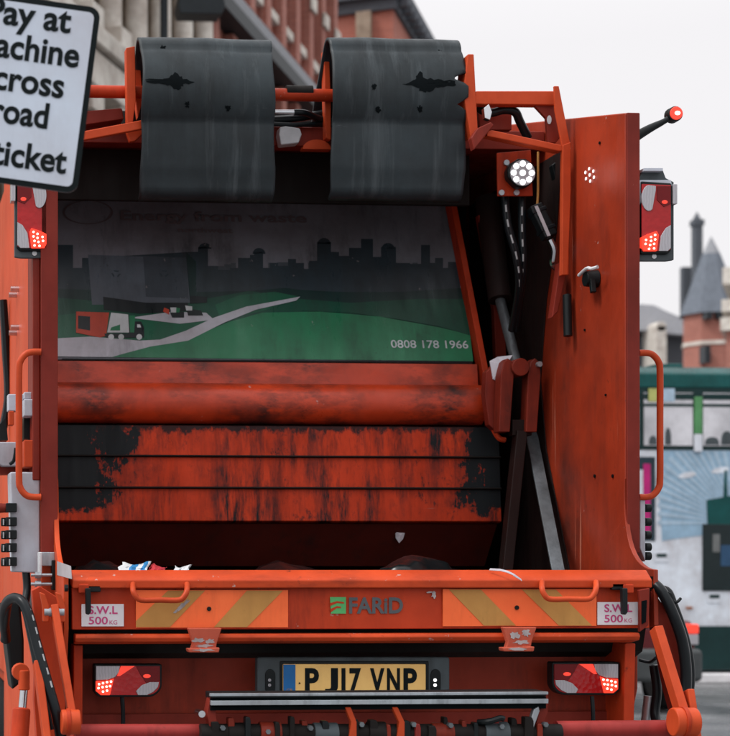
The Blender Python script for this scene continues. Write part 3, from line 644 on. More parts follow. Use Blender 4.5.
box1 = [(103, 297), (145, 297), (188, 300), (188, 311), (140, 314), (104, 310)]
roof1 = [(103, 297), (120, 296), (188, 299), (188, 303), (145, 303)]
far = [(xl, 300), (xl, 268)]
u = xl
while u < 455:
    w_ = random.uniform(4, 11); t = random.uniform(262, 276); far += [(u, t), (min(460, u + w_), t)]; u += w_
far += [(460, 300)]
a_far = ap_('print_far_skyline', (.075, .088, .10), 97)
domes = [[(cu + 6.5 * math.cos(R(a)), tv - 6 * math.sin(R(a))) for a in range(0, 181, 20)] for cu, tv in ((205, 249), (388, 249), (259, 254), (324, 244))]
layers = [
 (a_far, [far]),
 (a_sky, [city] + domes),
 (a_hedge, [[(xl, 310), (xl, 288), (90, 290), (200, 292), (250, 291), (285, 288), (300, 290), (340, 292), (400, 292), (462, 288), (464, 330), (xl, 330)]]),
 (a_gr3, [[(60, 345), (xl, 296), (85, 300), (150, 312), (200, 300), (250, 291), (300, 299), (350, 303), (420, 299), (465, 299), (472, 360), (60, 357)]]),
 (a_gr2, [[(60, 345), (60, 318), (90, 312), (140, 318), (210, 318), (226, 345), (150, 350)], [(215, 305), (240, 295), (275, 292), (300, 297), (260, 312), (220, 318)]]),
 (a_shed, [shed]), (a_shed2, [shed_d]), (a_sky, [[(c0 + r_ * math.cos(R(a)), 274 + r_ * .8 * math.sin(R(a))) for r_, a in ((5, a0), (5, a0 + 70), (3, a0 + 70), (3, a0))] for c0 in (116, 164) for a0 in (0, 120, 240)]),
 (a_hedge, [[(186, 252), (196, 262), (196, 300), (190, 300)]]),
 (a_road, [[(130, 318), (172, 312), (206, 313), (214, 320), (180, 324)]]),
 (a_blk, [box1, [(190, 296), (207, 297), (207, 303), (190, 304)]]), (a_shed, [roof1]),
 (a_gr1, [[(110, 355), (150, 347), (180, 342), (230, 322), (262, 313), (320, 312), (380, 317), (440, 328), (470, 335), (473, 361.5), (105, 357.5)]]),
 (a_gr3, [[(355, 306), (400, 303), (466, 305), (470, 336), (440, 327), (395, 319), (350, 313), (300, 311)]]),
 (a_road, [[(60, 340), (90, 337), (140, 341), (160, 340), (186, 331), (214, 318), (246, 307), (284, 300), (300, 297), (296, 301), (256, 310), (224, 323), (188, 341), (150, 347), (120, 355), (112, 357.5), (60, 356.5)]]),
 (a_or, [[(76, 312), (109, 313), (106, 336), (100, 338), (76, 333)], [(164, 308), (169, 310), (169, 315), (163, 312)]]),
 (a_blk, [[(78, 316), (90, 317), (90, 331), (78, 329)], [(104, 334), (128, 334), (131, 322), (141, 322), (144, 328), (144, 338), (106, 338)], [(170, 313), (184, 312), (184, 318), (172, 318)], [(186, 309), (201, 311), (203, 316), (188, 316)]]),
 (a_wh, [[(111, 313), (128, 315), (129, 333), (107, 333)], [(170, 308), (176, 308), (176, 313), (171, 313)], [(185, 306), (192, 307), (192, 311), (186, 311)]]),
 (a_gr1, [[(129, 316), (135, 316), (134, 333), (130, 333)], [(111, 328), (120, 325), (120, 331), (110, 331)], [(176, 308), (180, 309), (179, 313), (176, 313)]]),
 (a_wh, [[(110 + 3 * math.cos(t * .785) + k, 337.5 + 3 * math.sin(t * .785)) for t in range(8)] for k in (1, 11, 29)]),
 (a_wh, [[(137, 325), (140, 325), (141, 328), (137, 328)], [(121, 322), (123, 320), (123, 329), (121, 330)]]),
]
mb, mats = art(layers)
ux = Vector((1, 0, 0)); uy = (A1 - A0); uy = Vector((0, uy.y, uy.z)).normalized()
L = .00025 * 22
pw = lambda a, b_: (PP(b_, 340) - PP(a, 340)).length
mats.append(a_wh); o_ = PP(391, 348.5, L); mb.text('0808 178 1966', o_, ux, uy, len(mats) - 1, W=pw(391, 468), H=(PP(391, 340) - PP(391, 348)).length, off=.012)
mats.append(a_txt); o_ = PP(121, 224, L); mb.text('Energy from waste', o_, ux, uy, len(mats) - 1, W=pw(121, 312), H=.066, off=.02)
o_ = PP(178, 233, L); mb.text('northwest', o_, ux, uy, len(mats) - 1, W=pw(178, 234), H=.026, off=.02)
for k in range(40):
    a0, a1 = 2 * math.pi * k / 40, 2 * math.pi * (k + 1) / 40; cu_, cv_ = 88, 213
    mb.flat([PP(cu_ + r * 25 * math.cos(a), cv_ + r * 12 * math.sin(a), L) for r, a in ((1, a0), (1, a1), (.93, a1), (.93, a0))], len(mats) - 1)
mb.build('printed_artwork', mats, panel, recalc=False)
# chipped white edge along the panel's foot
mb = MB(); mb.bar(PP(62, 359.6, .004), PP(472, 362.6, .004), .006, .006, 0, side=(0, 0, 1)); mb.build('bottom_trim', M['black'], panel)
# ---- orange flange right (and its twin left)
for s_ in (0,):
    if s_ == 0: a, b_ = P(488, 400, 1.30), P(448, 190, 1.64)
    else: a, b_ = Vector((XPL - .05, 1.30, P(488, 400, 1.30).z)), Vector((XPL + .05, 1.64, P(448, 190, 1.64).z))
    mb = MB(); mb.bar(a, b_, .028, .07, 0, side=(1, 0, 0)); mb.build('panel_flange', M['orange'], truck, bevel=.004)
# ---- packing beam (strip + round beam)
bxL, bxR = XiL + .012, P(487, 405, 1.22).x
zc_, r_ = P(270, 404, 1.3).z, .088
prof = []
for k in range(15):
    a = R(100 + k * 12.5); prof.append((1.30 + r_ * .9 * math.cos(a), zc_ + r_ * math.sin(a)))
prof = [(1.42, P(270, 362.5, 1.36).z), (1.34, P(270, 362.5, 1.34).z), (1.325, P(270, 386, 1.33).z)] + prof + [(1.42, prof[-1][1])]
mb = MB(); mb.prism([(bxL, y, z) for y, z in prof], (bxR - bxL, 0, 0)); mb.build('packing_beam', M['orange_beam'], truck, bevel=.002)
# ---- packer blade with two ridges
bl_L, bl_R = XiL + .012, P(503, 470, 1.22).x
def byz(v, y): return (y, P(270, v, y).z)
prof = [byz(424, 1.36), byz(426, 1.27), byz(455, 1.255), byz(487, 1.245), byz(521, 1.235), byz(523, 1.26), byz(566, 1.42), (1.55, byz(566, 1.42)[1]), (1.5, byz(424, 1.36)[1])]
mb = MB(); mb.prism([(bl_L, y, z) for y, z in prof[:6]] + [(bl_L, 1.5, prof[5][1]), (bl_L, 1.5, prof[0][1])], (bl_R - bl_L, 0, 0)); blade = mb.build('packer_blade', M['blade'], truck, bevel=.004)
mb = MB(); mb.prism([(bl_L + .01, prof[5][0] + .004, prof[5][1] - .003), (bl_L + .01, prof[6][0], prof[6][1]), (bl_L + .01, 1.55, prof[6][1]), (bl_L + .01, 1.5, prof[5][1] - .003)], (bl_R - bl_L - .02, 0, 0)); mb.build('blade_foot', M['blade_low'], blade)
for v, y in ((456, 1.255), (487.5, 1.245)):
    z = P(270, v, y).z
    mb = MB(); mb.prism([(bl_L, y - .016, z + .001), (bl_L, y - .016, z - .004), (bl_L, y + .004, z - .009), (bl_L, y + .004, z + .004)], (bl_R - bl_L, 0, 0)); mb.build('ridge', M['grimy'], blade, bevel=.002)
# ---- right link: rams, clevis, arm, diagonal strip (mirrored pieces hidden on the left are left out)
mb = MB(); mb.cyl(P(487, 200, 1.55), P(500, 300, 1.38), .055, .05, 18); mb.build('ram_barrel', M['shade_grease'], truck)
mb = MB(); mb.cyl(P(500, 300, 1.38), P(517, 366, 1.18), .022, None, 14); mb.build('ram_rod', M['dark_steel'], truck)
for u0 in (504, 531):
    mb = MB(); Yc = 1.05
    pts = [(u0 - 5, 432), (u0 - 3, 375), (u0, 362), (u0 + 4, 358), (u0 + 9, 362), (u0 + 10, 375), (u0 + 6, 432)]
    mb.slab(pts, Yc, .07); cl = mb.build('clevis_plate', M['greasy2'], truck, bevel=.004)
mb = MB(); mb.slab([(486, 372), (497, 362), (503, 366), (501, 380), (497, 432), (489, 425), (485, 395)], 1.13, .05); mb.build('clevis_side', M['dark_red'], truck, bevel=.004)
mb = MB(); c = P(521, 367, 1.03); mb.cyl(c, c + Vector((0, .12, 0)), .038, None, 18); mb.build('pivot_eye', M['greasy2'], truck, bevel=.004)
mb = MB(); c = P(540, 364, 1.03); mb.cyl(c, c + Vector((0, .05, 0)), .012, None, 8); mb.build('bolt', M['steel'], truck)
mb = MB(); mb.bar(P(520, 432, 1.09), P(505, 575, 1.02), .045, .06, 0); mb.bar(P(520, 420, 1.1), P(520, 436, 1.1), .085, .05, 0); mb.build('link_arm', M['greasy'], truck, bevel=.004)
mb = MB(); mb.tube([P(486, 395, 1.2), P(490, 420, 1.18), P(498, 437, 1.15), P(505, 440, 1.15)], .012, 8); mb.build('link_strap', M['orange'], truck)
mb = MB(); mb.bar(P(531, 432, 1.22), P(561, 585, .62), .05, .012, 0, side=(1, 0, .15)); mb.build('wear_strip', M['dark_steel'], truck, bevel=.002)
# ---- inner guide plates on the right
mb = MB(); mb.slab([(478, 215), (492, 215), (505, 300), (508, 420), (498, 420), (494, 310)], 1.5, .04); mb.build('guide_plate', M['dark_red'], truck, bevel=.004)
# ---- rubber flaps
def flap(u0, u1, notch):
    Yf = .90; xa, xb2 = P(u0, 120, Yf).x, P(u1, 120, Yf).x
    zt_, zb_ = P((u0 + u1) / 2, 37, Yf).z, P((u0 + u1) / 2, 199, Yf).z; H = zt_ - zb_
    prof = []
    
    for k in range(9): t = k / 8; prof.append((1.22 - .18 * t, zb_ + (.52 + .40 * t) * H))
    for k in range(9):
        a = R(40 + k * 17.5); prof.append((Yf + .062 + .06 * math.cos(a), zt_ - .06 + .06 * math.sin(a)))
    for k in range(1, 40):
        t = k / 40; prof.append((Yf - .05 * math.sin(min(1, t * 1.9) * math.pi) ** .8 * (1 if t < .526 else 0) + -.015 * t - .035 * math.sin(t * math.pi) ** 2 * t + .10 * max(0, t - .86), zt_ - .06 - (H - .1) * t))
    for k in range(5):
        a = R(180 + k * 17); prof.append((Yf - .002 + .075 + .075 * math.cos(a), zb_ + .045 + .045 * math.sin(a)))
    pass
    nu = 48; mb = MB(); ids = []
    for j, (y, z) in enumerate(prof):
        row = []
        fr = (zt_ - z) / H
        for i in range(nu + 1):
            s = i / nu
            e = notch(fr)
            x = xa + (xb2 - xa) * s + .006 * math.sin(fr * 14 + u0) * (s - .5)
            if s > .86: x -= e * ((s - .86) / .14) ** 1.5
            nn = mnoise.noise(Vector((x * 2.6, z * 1.3, u0))) * .026 + mnoise.noise(Vector((x * 7, z * 4, u0 + 5))) * .006
            yy = y + nn * math.sin(min(1, max(0, fr)) * math.pi) ** .5 - .012 * math.cos((s - .5) * 2.6)
            zz_ = z + .004 * mnoise.noise(Vector((x * 6, 3, u0)))
            row.append(mb.addv((x, yy, zz_)))
        ids.append(row)
    for j in range(len(ids) - 1):
        for i in range(nu): mb.face((ids[j][i], ids[j][i + 1], ids[j + 1][i + 1], ids[j + 1][i]))
    o = mb.build('rubber_flap', M['rubber'], truck, solid=.014, smooth=60)
    return o
fl = flap(140, 272, lambda f: .006 * math.sin(f * 5))
fr_ = flap(330, 463, lambda f: .020 * max(0, .5 - f) + .065 * math.exp(-((f - .275) / .026) ** 4) + .045 * math.exp(-((f - .43) / .022) ** 4))
from mathutils.bvhtree import BVHTree
def tear(parent, u, v, pts):
    # a torn patch lying on the curved rubber: its outline is dropped onto the flap's own surface
    me = parent.data; bv = BVHTree.FromPolygons([x.co[:] for x in me.vertices], [p.vertices[:] for p in me.polygons])
    q = []
    for k in range(len(pts)):
        a, b_ = Vector(pts[k]), Vector(pts[(k + 1) % len(pts)])
        for t in (0, .33, .66): q.append(a.lerp(b_, t) + (Vector((random.uniform(-1.6, 1.6), random.uniform(-1.5, 1.5))) if t else Vector((0, 0))))
    def on(du, dv):
        d = ray(u + du, v + dv).normalized(); h = bv.ray_cast(CAM, d)[0]
        return None if h is None else h - d * .0095
    mb = MB(); rings = []
    for f in (1, .5):
        rings.append([on(p.x * f, p.y * f) for p in q])
    c = on(0, 0); n = len(q)
    for k in range(n):
        a, b_, a2, b2 = rings[0][k], rings[0][(k + 1) % n], rings[1][k], rings[1][(k + 1) % n]
        if None in (a, b_, a2, b2): continue
        mb.flat([a, b_, b2, a2]); mb.flat([c, a2, b2])
    mb.build('tear', M['tear'], parent)
# bolts holes and torn patches of the flaps
def hole(parent, u, v, r):
    mb = MB(); pts = [(r * math.cos(a / 9 * 6.283) * (1 + .3 * math.sin(a * 2.7)), r * 1.3 * math.sin(a / 9 * 6.283) * (1 + .25 * math.cos(a * 3.1))) for a in range(9)]
    tear(parent, u, v, pts)
# ---- upper tube and flap brackets
mb = MB(); mb.cyl(P(60, 91, 1.02), P(470, 98, 1.02), .026, None, 18); mb.build('flap_bar', M['orange'], truck)
mb = MB(); mb.cyl(P(286, 92, 1.02) + Vector((0, -.0005, 0)), P(312, 92.3, 1.02) + Vector((0, -.0005, 0)), .0272, None, 18); mb.build('worn_sleeve', M['grimy'], truck)
for pts, Y in (([(126, 48), (135, 46), (136, 100), (133, 122), (127, 124)], .95), ([(134, 55), (140, 60), (143, 100), (138, 118), (134, 90)], 1.05), ([(324, 50), (329, 48), (331, 100), (331, 140), (326, 138), (325, 100)], 1.04)):
    mb = MB(); mb.slab(pts, Y, .05); mb.build('flap_bracket', M['orange_clean'], truck, bevel=.003)
mb = MB(); mb.slab([(84, 111), (122, 108), (124, 119), (84, 125)], 1.05, .08); mb.build('bracket_box', M['dark_red'], truck, bevel=.004)
mb = MB(); mb.bar(P(60, 141, .85), P(143, 125, .9), .035, .03, 0, side=(0, 0, 1)); mb.build('bracket_brace', M['orange_clean'], truck, bevel=.004)
mb = MB(); mb.slab([(125, 128), (141, 122), (147, 104), (150, 107), (145, 132), (135, 141), (130, 142)], .93, .03); mb.build('bracket_hook', M['orange_clean'], truck, bevel=.004)
# right bracket frame
BR = M['orange_clean']
mb = MB(); mb.slab([(468, 54), (474, 54), (476, 92), (478, 130), (471, 138), (463, 92)], .84, .10); mb.build('frame_post', BR, truck, bevel=.004)
mb = MB(); mb.slab([(476, 91), (556, 91), (556, 105), (476, 104)], .84, .05); mb.build('frame_beam', BR, truck, bevel=.004)
mb = MB(); mb.slab([(554, 86), (559, 86), (570, 142), (569, 275), (560, 276), (563, 150), (555, 110)], .80, .012); mb.build('frame_plate', BR, truck, bevel=.003)
mb = MB(); mb.slab([(533, 104), (556, 105), (562, 135), (556, 143), (548, 143), (546, 118)], .855, .02); mb.build('frame_gusset', M['dark_red'], truck, bevel=.003)
mb = MB(); c = P(549, 120, .853); mb.disc(c, .018, n=14, t=.004, rx=.009); mb.build('bolt', M['paper'], truck)
mb = MB(); mb.slab([(487, 131), (492, 130), (562, 145), (563, 151), (558, 151), (487, 136)], .80, .05); mb.build('frame_brace', BR, truck, bevel=.004)
mb = MB(); mb.slab([(471, 138), (478, 128), (491, 122), (494, 125), (474, 150)], .78, .04); mb.build('frame_hook', M['dark_red'], truck, bevel=.004)
mb = MB(); mb.slab([(478, 104), (500, 104), (512, 112), (512, 130), (480, 130)], .97, .04); mb.build('frame_web', M['dark_red'], truck, bevel=.004)
mb = MB(); mb.tube([P(478, 108, .92), P(490, 113, .90), P(504, 110, .9), P(515, 112, .9), P(520, 122, .92), P(528, 138, .95)], .018, 10); mb.build('hose', M['hose'], truck)
mb = MB(); mb.slab([(484, 108), (489, 104), (492, 112), (490, 120), (485, 118)], .83, .03); mb.build('hose_clip', M['chrome'], truck, bevel=.002)
mb = MB(); mb.slab([(563, 145), (571, 142), (571, 190), (568, 275), (562, 275)], .79, .03); mb.build('frame_strap', BR, truck, bevel=.003)
mb = MB(); mb.slab([(560, 262), (566, 276), (558, 312), (552, 318)], .84, .05); mb.build('frame_foot', M['dark_red'], truck, bevel=.004)
mb = MB(); mb.tube([P(567, 295, .82), P(568, 336, .80)], .018, 10, smooth=False); mb.build('damper', M['black'], truck)
# ---- work lamp
mb = MB(); mb.slab([(497, 153), (531, 150), (533, 196), (498, 196)], .92, .012); lp_ = mb.build('lamp_bracket', M['orange'], truck, bevel=.002)
mb = MB(); c = P(522.5, 173, .86)
for i in (0,): mb.prism([c + Vector((.062 * math.cos(R(a)) * 1.02, 0, .062 * math.sin(R(a)))) for a in (10, 40, 75, 105, 140, 170, 200, 250, 290, 340)], (0, .05, 0))
wl_ = mb.build('work_lamp', M['black'], truck, bevel=.01)
mb = MB()
mb.disc(c + Vector((0, -.001, 0)), .012, n=12, t=.004)
for k in range(8): mb.disc(c + Vector((.038 * math.cos(k * .785), -.001, .038 * math.sin(k * .785))), .0115, n=12, t=.004)
mb.build('lamp_dot', M['led_white'], wl_)
mb = MB(); mb.disc(c + Vector((0, -.0005, 0)), .053, n=24, t=.001); mb.build('lens', plain('work_lamp_lens', (.3, .3, .32), .2), wl_)
for (u, v) in ((506, 163), (501, 193), (516, 193)):
    mb = MB(); mb.disc(P(u, v, .918), .012, n=8, t=.01); mb.build('bolt', M['steel'], lp_)
# work lamp's reflection on the side wall, put in as glowing dots
mb = MB()
for k in range(7):
    a = .4 + k * 2 * math.pi / 6; du, dv = (0, 0) if k == 6 else (4.6 * math.cos(a), 6.2 * math.sin(a))
    p = PX(590 + du, 175 + dv, XiR - .002); mb.cyl(p, p + Vector((-.003, 0, 0)), .0065, None, 10)
mb.build('reflection_dots', M['reflection_soft'], truck)
# ---- interior hoses with white print
def marked_hose(pts, r, name='hose', dash=True, parent=truck, n0=.1, n1=.9, side=Vector((-.35, -1, 0)), count=7, Lf=.55):
    mb = MB(); mb.tube(pts, r, 10, sub=8); h = mb.build(name, M['hose'], parent)
    if dash:
        m2 = MB(); pts = [Vector(p) for p in pts]; sd_ = side.normalized()
        def at(t):
            k = t * (len(pts) - 1); i = min(int(k), len(pts) - 2); f = k - i
            p0, p1, p2, p3 = pts[max(i - 1, 0)], pts[i], pts[i + 1], pts[min(i + 2, len(pts) - 1)]
            return .5 * (2 * p1 + (p2 - p0) * f + (2 * p0 - 5 * p1 + 4 * p2 - p3) * f * f + (3 * p1 - p0 - 3 * p2 + p3) * f ** 3)
        N = count * 6
        m2.tube([at(n0 + (n1 - n0) * k / N) + sd_ * r * .93 for k in range(N + 1)], r * .22, 6, smooth=False)
        for q in range(N * 6): m2.mi[q] = 0 if (q // 6) % 6 < 3 else 1
        m2.mi[-1] = m2.mi[-2] = 1
        m2.build('hose_print', [M['hose_mark'], M['hose']], h)
    return h
marked_hose([P(505, 197, .97), P(508, 225, .95), P(517, 260, .95), P(519, 290, 1.0), P(512, 330, 1.15)], .017)
marked_hose([P(522, 197, .97), P(522, 230, .95), P(523, 262, .96), P(520, 295, 1.02), P(516, 330, 1.15)], .017)
mb = MB(); mb.tube([P(538, 152, 1.0), P(538, 190, .98), P(537, 206, .95)], .005, 8); mb.build('cable', M['ochre'], truck)
mb = MB(); mb.bar(P(534, 206, .93), P(550, 238, .9), .06, .05, 0, side=(1, 0, 0)); cn = mb.build('cable_connector', M['black'], truck, bevel=.008)
for t in (.2, .75):
    a, b_ = P(534, 206, .93), P(550, 238, .9); p = a.lerp(b_, t); d = (b_ - a).normalized() * .008
    mb = MB(); mb.bar(p - d, p + d, .066, .056, 0); mb.build('connector_collar', M['hose'], cn, bevel=.003)
mb = MB(); mb.bar(P(536, 206, .899), P(549, 236, .868), .014, .004, 0); mb.build('connector_print', M['tape'], cn)
mb = MB(); mb.tube([P(550, 240, .92), P(554, 250, .92), P(553, 262, .94), P(556, 268, .96)], .014, 8); mb.build('cable_end', M['chrome'], truck)
mb = MB(); mb.slab([(552, 165), (558, 160), (561, 178), (556, 182)], 1.0, .04); mb.build('switch_box', M['black'], truck, bevel=.004)
# ---- camera knob on right side wall
p = PX(597, 279, XiR - .002)
mb = MB(); mb.cyl(p, p + Vector((-.05, 0, 0)), .036, .03, 16); mb.bar(p + Vector((-.03, -.02, 0)), p + Vector((-.03, -.035, -.06)), .02, .02); kn = mb.build('catch', M['black'], truck, bevel=.003)
mb = MB(); mb.tube([p + Vector((-.052, .05, .022)), p + Vector((-.054, -.03, .036)), p + Vector((-.052, -.07, .028)), p + Vector((-.04, -.10, .03))], .007, 8); mb.build('catch_lever', M['paper'], kn)
# ---- cables and box between the flaps
mb = MB(); mb.slab([(280, 127), (286, 126), (300, 128), (302, 134), (299, 143), (281, 145), (279, 134)], 1.05, .06); mb.build('junction_box', M['pipe_grey'], truck, bevel=.006)
mb = MB(); mb.cyl(P(272, 112, 1.05), P(294, 112.5, 1.05), .009, .011, 12); mb.build('hose_fitting', M['chrome'], truck)
mb = MB(); mb.tube([P(294, 112.5, 1.05), P(305, 113, 1.05), P(318, 118, 1.08), P(332, 122, 1.1)], .013, 10); mb.tube([P(272, 120, 1.1), P(300, 118, 1.1), P(330, 112, 1.1)], .016, 10); mb.tube([P(270, 124, 1.08), P(300, 125, 1.09), P(330, 123, 1.1)], .01, 10); mb.build('hose', M['hose'], truck)
mb = MB(); c = P(317, 149, 1.07); mb.prism([c + Vector((.06 * math.cos(R(a)), 0, .04 * math.sin(R(a)))) for a in range(0, 181, 18)], (0, .05, 0)); mb.build('bracket_cheek', BR, truck)

# ---- tail lamps
def lamp(kind, pts, Y, segs, dots, mount=None):
    mb = MB(); mb.slab(pts, Y, .055); o = mb.build('tail_lamp', M['black'], truck, bevel=.006)
    if kind == 'lower':
        us = [p[0] for p in pts]; m2 = MB(); m2.pbox(min(us) + 14, max(us) - 14, 670, 690, Y + .056, .13); m2.build('lamp_bracket', M['grimy'], o)
    for k, (nm, mat, poly, dep) in enumerate(segs):
        m2 = MB(); m2.slab(poly, Y - dep, .02 + dep); m2.build(nm, mat, o, bevel=.0015)
    m2 = MB()
    for u, v in dots: m2.disc(P(u, v, Y - .0125), .0042, n=8, t=.002)
    m2.build('lamp_dot', M['led'], o)
    return o
def arc(cu, cv, ru, rv, a0, a1, n=10): return [(cu + ru * math.cos(R(a0 + (a1 - a0) * k / n)), cv - rv * math.sin(R(a0 + (a1 - a0) * k / n))) for k in range(n + 1)]
# lower left lamp (95..161, 664..697)
def lower_lamp(mir):
    ox, oy = (0, 0)
    def m_(p): return [((714.3 - u) if mir else u, v - (2 if mir else 0)) for u, v in p]
    body = [(94, 664), (162, 664), (162, 684)] + arc(148, 684, 14, 13, 0, -90, 8)[1:] + [(99, 697), (94, 692)]
    inner = [(96, 666), (160, 666), (160, 684)] + arc(147, 684, 13, 11, 0, -90, 8)[1:] + [(100, 695), (96, 691)]
    white = [(96, 666), (120, 666)] + [(119, 672), (115, 677), (108, 679.5), (96, 680)]
    led = [(96, 681), (108, 680.5), (114, 678.5), (110, 695), (101, 695), (96, 691)]
    redhi = [(121, 666), (135, 666), (120, 676), (117, 676)]
    dark = [(136, 666), (160, 666), (160, 681), (147, 684), (140, 674)]
    clear = [(136, 691), (142, 685), (150, 682), (159, 682), (158, 687), (153, 692), (147, 695), (138, 695)]
    glow = arc(147, 676, 4, 2, 0, 360, 10)[:-1]
    dots = [(99, 684), (103, 683), (107, 682), (111, 681.5), (98.5, 688), (102.5, 687), (106.5, 686.5), (110, 686), (103, 691.5), (107, 690.5)]
    rv = lambda p: m_(p)[::-1] if mir else m_(p)
    return lamp('lower', rv(body), .10, [('lens', M['lens_red'], rv(inner), .004), ('reverse_lens', M['lens_clear'], rv(white), .008), ('brake_lens', M['led_bed'], rv(led), .010), ('bright_lens', M['led_red'], rv(redhi), .008), ('deep_lens', M['lens_red_deep'], rv(dark), .0065), ('indicator_lens', M['lens_clear'], rv(clear), .009), ('glow', M['led_red'], rv(glow), .009)], m_(dots))
for mir in (False, True):
    o = lower_lamp(mir)
    for du in (8, 22) if not mir else (-8, -22):
        pass
    u = 122 if not mir else 592
    mb = MB(); mb.tube([P(u, 696, .12), P(u + 1, 712, .115), P(u + 1, 730, .115)], .008, 8); mb.build('lamp_cable', M['hose'], truck)
# upper lamps
def upper_lamp(mir):
    def m_(p): return [((688.5 - u) if mir else u, v - (8 if not mir else 0)) for u, v in p]
    # drawn for the right lamp (u 641..675, v 181..253)
    def X_(p): q = [((688.5 - u) if mir else u, v - (3 if mir else 0)) for u, v in p]; return q[::-1] if mir else q
    body = [(641, 181), (672, 183), (672, 250), (668, 254), (641, 254)]
    inner = [(642, 184), (671, 185), (671, 249), (668, 251), (642, 251)]
    white = arc(649, 198, 7, 13, 90, 300, 12) + [(656, 190), (656, 186)]
    deep = [(657, 186), (671, 186), (671, 204), (664, 207), (657, 200)]
    led = [(642, 237), (648, 234), (657, 231), (659, 235), (657, 251), (644, 251), (642, 247)]
    clear = [(671, 225), (666, 228), (661, 236), (659, 251), (668, 251), (671, 248)]
    glow = arc(665, 202, 3, 2, 0, 360, 10)[:-1]
    dots = [(655, 235), (651, 237), (646, 240), (655, 239.5), (651, 241), (645.5, 244), (654, 244), (650, 245), (649, 249), (654, 248.5)]
    dots = [((688.5 - u) if mir else u, v - (3 if mir else 0)) for u, v in dots]
    o = lamp('upper', X_(body), .33, [('lens', M['lens_red'], X_(inner), .004), ('indicator_lens', M['lens_clear'], X_(white), .009), ('deep_lens', M['lens_red_deep'], X_(deep), .0065), ('brake_lens', M['led_bed'], X_(led), .010), ('reverse_lens', M['lens_clear'], X_(clear), .008), ('glow', M['led_red'], X_(glow), .009)], dots)
    mb = MB(); mb.slab(X_([(638.5, 178), (644, 170), (663, 170), (666, 178), (674, 182), (674, 260), (667, 261), (638.5, 261)]), .345, .02)
    br = mb.build('lamp_mount', M['plate_frame'], truck, bevel=.003)
    mb = MB(); mb.slab(X_([(639, 180), (671, 180), (672, 186), (660, 187), (650, 184), (643, 192), (640, 205)]), .335, .008); mb.build('lamp_shield', M['grey_paint'], br, bevel=.001)
    mb = MB(); mb.slab(X_([(644, 168), (663, 168), (663, 171), (644, 171)]), .32, .07); mb.build('mount_bracket', M['grey_paint'], br, bevel=.001)
    mb = MB(); mb.slab(X_([(673, 184), (677.5, 184), (677.5, 204), (673, 204)]), .325, .05); mb.build('side_marker', M['lens_clear'], br, bevel=.002)
    mb = MB(); mb.disc(P(*X_([(654, 256.5)])[0], .344), .009, n=14, t=.003); mb.build('mount_hole', M['paper'], br)
upper_lamp(False); upper_lamp(True)
# side marker stalk
mb = MB(); mb.tube([P(637, 136, .36), P(650, 128.5, .355), P(664, 121.5, .35), P(671, 116.5, .35)], [.020, .016, .011, .012], 10); sk = mb.build('marker_stalk', M['black'], truck)
c = P(676, 113.5, .33)
mb = MB(); mb.cyl(c + Vector((0, .04, 0)), c, .030, .029, 20); mb.build('marker_housing', M['black'], sk, bevel=.004)
mb = MB(); mb.disc(c + Vector((0, .002, 0)), .025, n=20, t=.008); ml = mb.build('marker_lens', M['led_red'], sk, bevel=.003)
mb = MB(); mb.disc(c + Vector((.003, -.004, 0)), .008, n=12, t=.004, rx=.011); mb.build('marker_bulb', M['led'], ml)
# ---- side grab handles
def grab(us, v0, v1, Y, r=.0125):
    a, b_ = us
    s = 1 if b_ > a else -1
    mb = MB(); mb.tube([P(a, v0, Y), P(a + s * 8, v0, Y), P(b_ - s * 7, v0 + 2, Y), P(b_ - s * 1.5, v0 + 9, Y), P(b_, v0 + 20, Y), P(b_, (v0 + v1) / 2, Y), P(b_, v1 - 20, Y), P(b_ - s * 1.5, v1 - 9, Y), P(b_ - s * 7, v1 - 2, Y), P(a + s * 8, v1, Y), P(a, v1, Y)], r, 12, sub=5); return mb.build('grab_handle', M['orange_clean'], truck)
grab((639, 660), 353, 497, .40); grab((41, 19), 352, 497, .32)
# ---- lip handles
def lip_handle(u0, u1, v0, v1):
    mb = MB(); Y0, Y1 = -.012, -.055
    mb.tube([P(u0, v0, Y0), P(u0, v0 + 6, Y1), P(u0 + 2, v1 - 5, Y1 - .01), P(u0 + 8, v1, Y1 - .01), P((u0 + u1) / 2, v1, Y1 - .01), P(u1 - 8, v1, Y1 - .01), P(u1 - 2, v1 - 5, Y1 - .01), P(u1, v0 + 6, Y1), P(u1, v0, Y0)], .010, 10, sub=4)
    mb.build('lip_handle', M['orange_clean'], truck)
lip_handle(133, 187, 584, 600); lip_handle(542, 596, 582, 599)
# ---- hazard boards
def board(u0, u1, v0, v1, stripes):
    mb = MB(); mb.pbox(u0, u1, v0, v1, .006, .006); o = mb.build('hazard_board', M['fluo'], truck)
    m2 = MB()
    for s in stripes: m2.flat([P(u, v, .0045) for u, v in s])
    m2.build('stripe', M['ochre'], o, recalc=False)
    m2 = MB(); m2.disc(P((u0 + u1) / 2 - 3, (v0 + v1) / 2, .0045), .008, n=12, t=.003); m2.build('rivet', M['grimy'], o)
board(136, 288, 590, 627.5, [[(136, 627), (170, 627), (205, 590.5), (168, 590.5), (136, 621)], [(214, 627), (247, 627), (283, 590.5), (247, 590.5)]])
board(443, 596.5, 589, 626, [[(449, 589.5), (481, 589.5), (516, 625.5), (484, 625.5)], [(522, 589.5), (556, 589.5), (592, 625.5), (559, 625.5)]])
